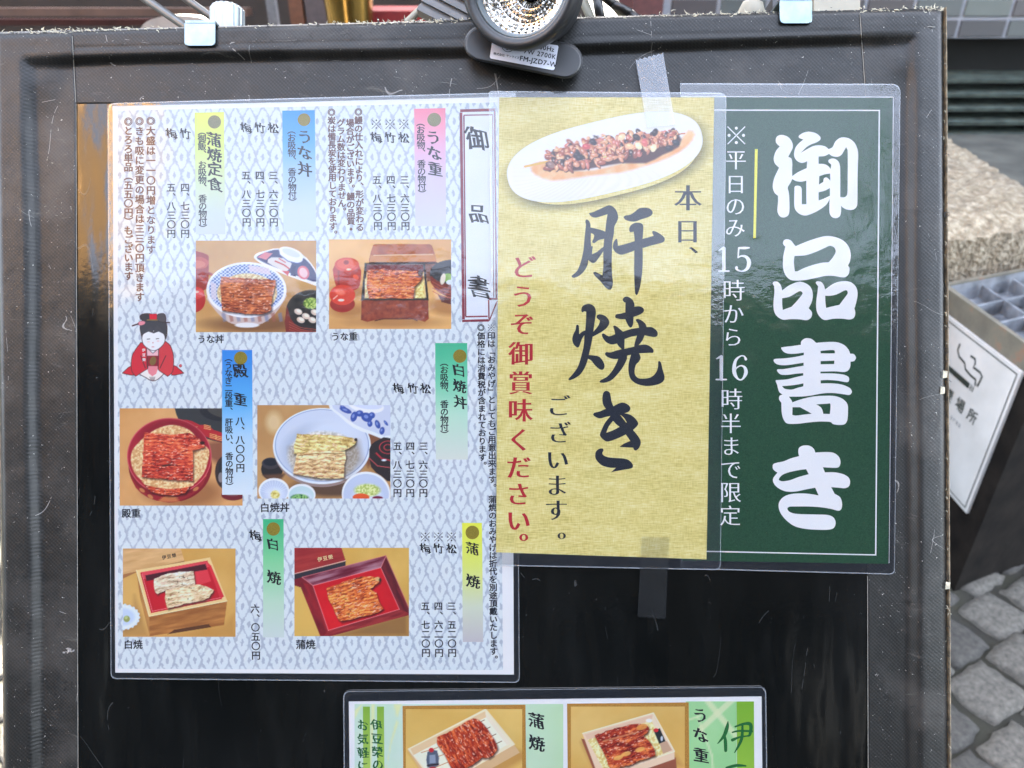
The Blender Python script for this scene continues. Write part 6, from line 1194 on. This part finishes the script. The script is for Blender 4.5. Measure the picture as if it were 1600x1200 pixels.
# ------------------------------------------------------------------ chrome holder clips
def chrome_m():
    m, n, b = mat('worn_chrome_plate'); co = objco(n); b.inputs['Metallic'].default_value = .85
    f = noise(n, co, 60, 4); n.links.new(ramp(n, f, [(.35, C4((110, 128, 136), 1)), (.65, C4((134, 150, 156), 1))]), b.inputs['Base Color']); n.links.new(math_(n, 'ADD', .25, math_(n, 'MULTIPLY', f, .2)), b.inputs['Roughness']); n.links.new(bump(n, noise(n, co, 25, 3), .2, .001), b.inputs['Normal']); return m
chm = chrome_m()
def clip(label, x0, y0, x1, y1):
    T = Thing('board_clip', label, 'clip', board=((x0 + x1) / 2, y1, 8), group='chrome clips hooked over the top of the board')
    o_ = rrect([(x0, y0), (x1, y0), (x1, y1), (x0, y1)], (1, 1, 8, 8), 6); N = len(o_); v = [bp(p.x, p.y, 7.6) for p in o_] + [bp(p.x, p.y, 9.2) for p in o_] + [bp(p.x + (-.9 if p.x > (x0 + x1) / 2 else .9), p.y + (-.9 if p.y > (y0 + y1) / 2 else .9), 9.7) for p in o_]
    f = [(k * N + (i + 1) % N, k * N + i, (k + 1) * N + i, (k + 1) * N + (i + 1) % N) for k in (0, 1) for i in range(N)] + [tuple(range(2 * N, 3 * N))[::-1]]
    T.part('plate', v, f, chm)
    g = Geo(); a, b = bp(x0 + 1, y0 - .5, 9.1), bp(x1 - 1, y0 - .5, 9.1); b = Vector((b.x, a.y + .0018, 0)); g.box((a.x, a.y, -.030), (b.x, b.y, .0090)); T.part('hook', g.v, g.f, chm)
    g = Geo().box((a.x, bp(0, y0 + 90, 0).y, -.0325), (b.x, b.y, -.0305)); T.part('back_plate', g.v, g.f, chm); return T
K1 = clip('chrome clip hooked over the board top left of the lamp, beside a ribbed knob', 288, 36, 337, 72); K2 = clip('chrome clip hooked over the board top near the right corner', 1218, 1, 1269, 37)
g = Geo(); cx, cy = 355.5, 20; n_ = 72; r0 = 25.5 * SPX * 1.07; o_ = bp(cx, 60, -30); v = []
for z_, k_ in ((0, 1), (bp(0, 17, -30).y - bp(0, 60, -30).y, 1), (bp(0, 13, -30).y - bp(0, 60, -30).y, .9)):
    for i in range(n_): t = 6.2832 * i / n_; rr = r0 * k_ * (1.0 if (i // 2) % 2 else .955); v.append(o_ + Vector((math.cos(t) * rr, z_, math.sin(t) * rr)))
f = [(k * n_ + (i + 1) % n_, k * n_ + i, (k + 1) * n_ + i, (k + 1) * n_ + (i + 1) % n_) for k in (0, 1) for i in range(n_)] + [tuple(range(2 * n_, 3 * n_))[::-1]]
kn = Thing('ribbed_knob', 'pale ribbed clamping knob behind the board top, right of the left clip', 'knob', board=(355, 60, -30)); kn.part('ribbed_wheel', v, f, plain('pale_knurled_metal', (170, 178, 180), .35, .5, bmp=0, k=.6)); g = Geo().tube(o_ - Vector((0, .03, 0)), o_ - Vector((0, .0005, 0)), .004); kn.part('screw', g.v, g.f, chm)
# ------------------------------------------------------------------ stand that carries the board
ST_ = Thing('sign_stand', 'folding stand of cream rods and dark steel carrying the menu board', 'stand', loc=(0, .72, 0))
BMi = BM
def W(x, y, h): return BM @ bp(x, y, h)
steel = plain('dark_stand_steel', (52, 52, 54), .5, bmp=.1, k=.9); cream = plain('cream_painted_rod', (196, 190, 168), .5, nscale=30, var=.2, bmp=.1, k=.4); rod = plain('dull_steel_rod', (120, 122, 122), .4, .6, k=.5, bmp=0)
def tb(name, a, b, r, m, r2=None):
    g = Geo().tube(a, b, r, r2, 14); ST_.part(name, g.v, g.f, m, smooth=False)
for x_ in (120, 1360):
    top_ = W(x_, 80, -30); bot = W(x_, 1490, -30); tb('rail', top_, bot, .010, steel); tb('leg', bot, Vector((bot.x, bot.y - .12, 0.0)), .010, steel); tb('rear_leg', W(x_, 200, -42), Vector((top_.x, 1.10, 0.0)), .009, steel)
for y_ in (160, 1440): tb('crossbar', W(112, y_, -24), W(1368, y_, -24), .007, steel)
for a, b, r, m in (((635, 36), (735, -62), .0029, cream), ((905, -14), (928, 40), .0034, cream), ((942, -14), (990, 40), .0038, cream)):
    tb('brace_rod', W(*a, -34), W(*b, -34), r, m)
tb('brace_rod', W(205, -17, -36), W(293, 44, -33), .0033, rod); tb('brace_rod', W(262, -22, -48), W(338, 32, -48), .0030, rod); tb('cross_strut', W(160, -30, -52), W(960, -60, -42), .006, steel)
for a, b, nm in (((1272, -40), (1344, 70), 'cream_block'), ):
    p0, p1 = bp(a[0], b[1], -22), bp(a[1] if False else b[0], a[1], -22); g = Geo().box((p0.x, p0.y, -.052), (p1.x, p1.y, -.022)); g.v = [BM @ x for x in g.v]; ST_.part(nm, g.v, g.f, cream)
g = Geo(); c_ = W(1173, 26, -60)
g.lathe(c_ - Vector((0, 0, .05)), (0, 0, 1), [(.001, 0), (.0105, 0), (.0125, .03), (.0118, .052), (.008, .061), (.001, .064)], 20); ST_.part('end_cap', g.v, g.f, cream, smooth=True)
g = Geo(); p0, p1 = bp(1203, 20, -14), bp(1217, 3, -14); g.box((p0.x, p0.y, -.024), (p1.x, p1.y, -.008)); g.v = [BM @ x for x in g.v]; ST_.part('pivot_block', g.v, g.f, steel)
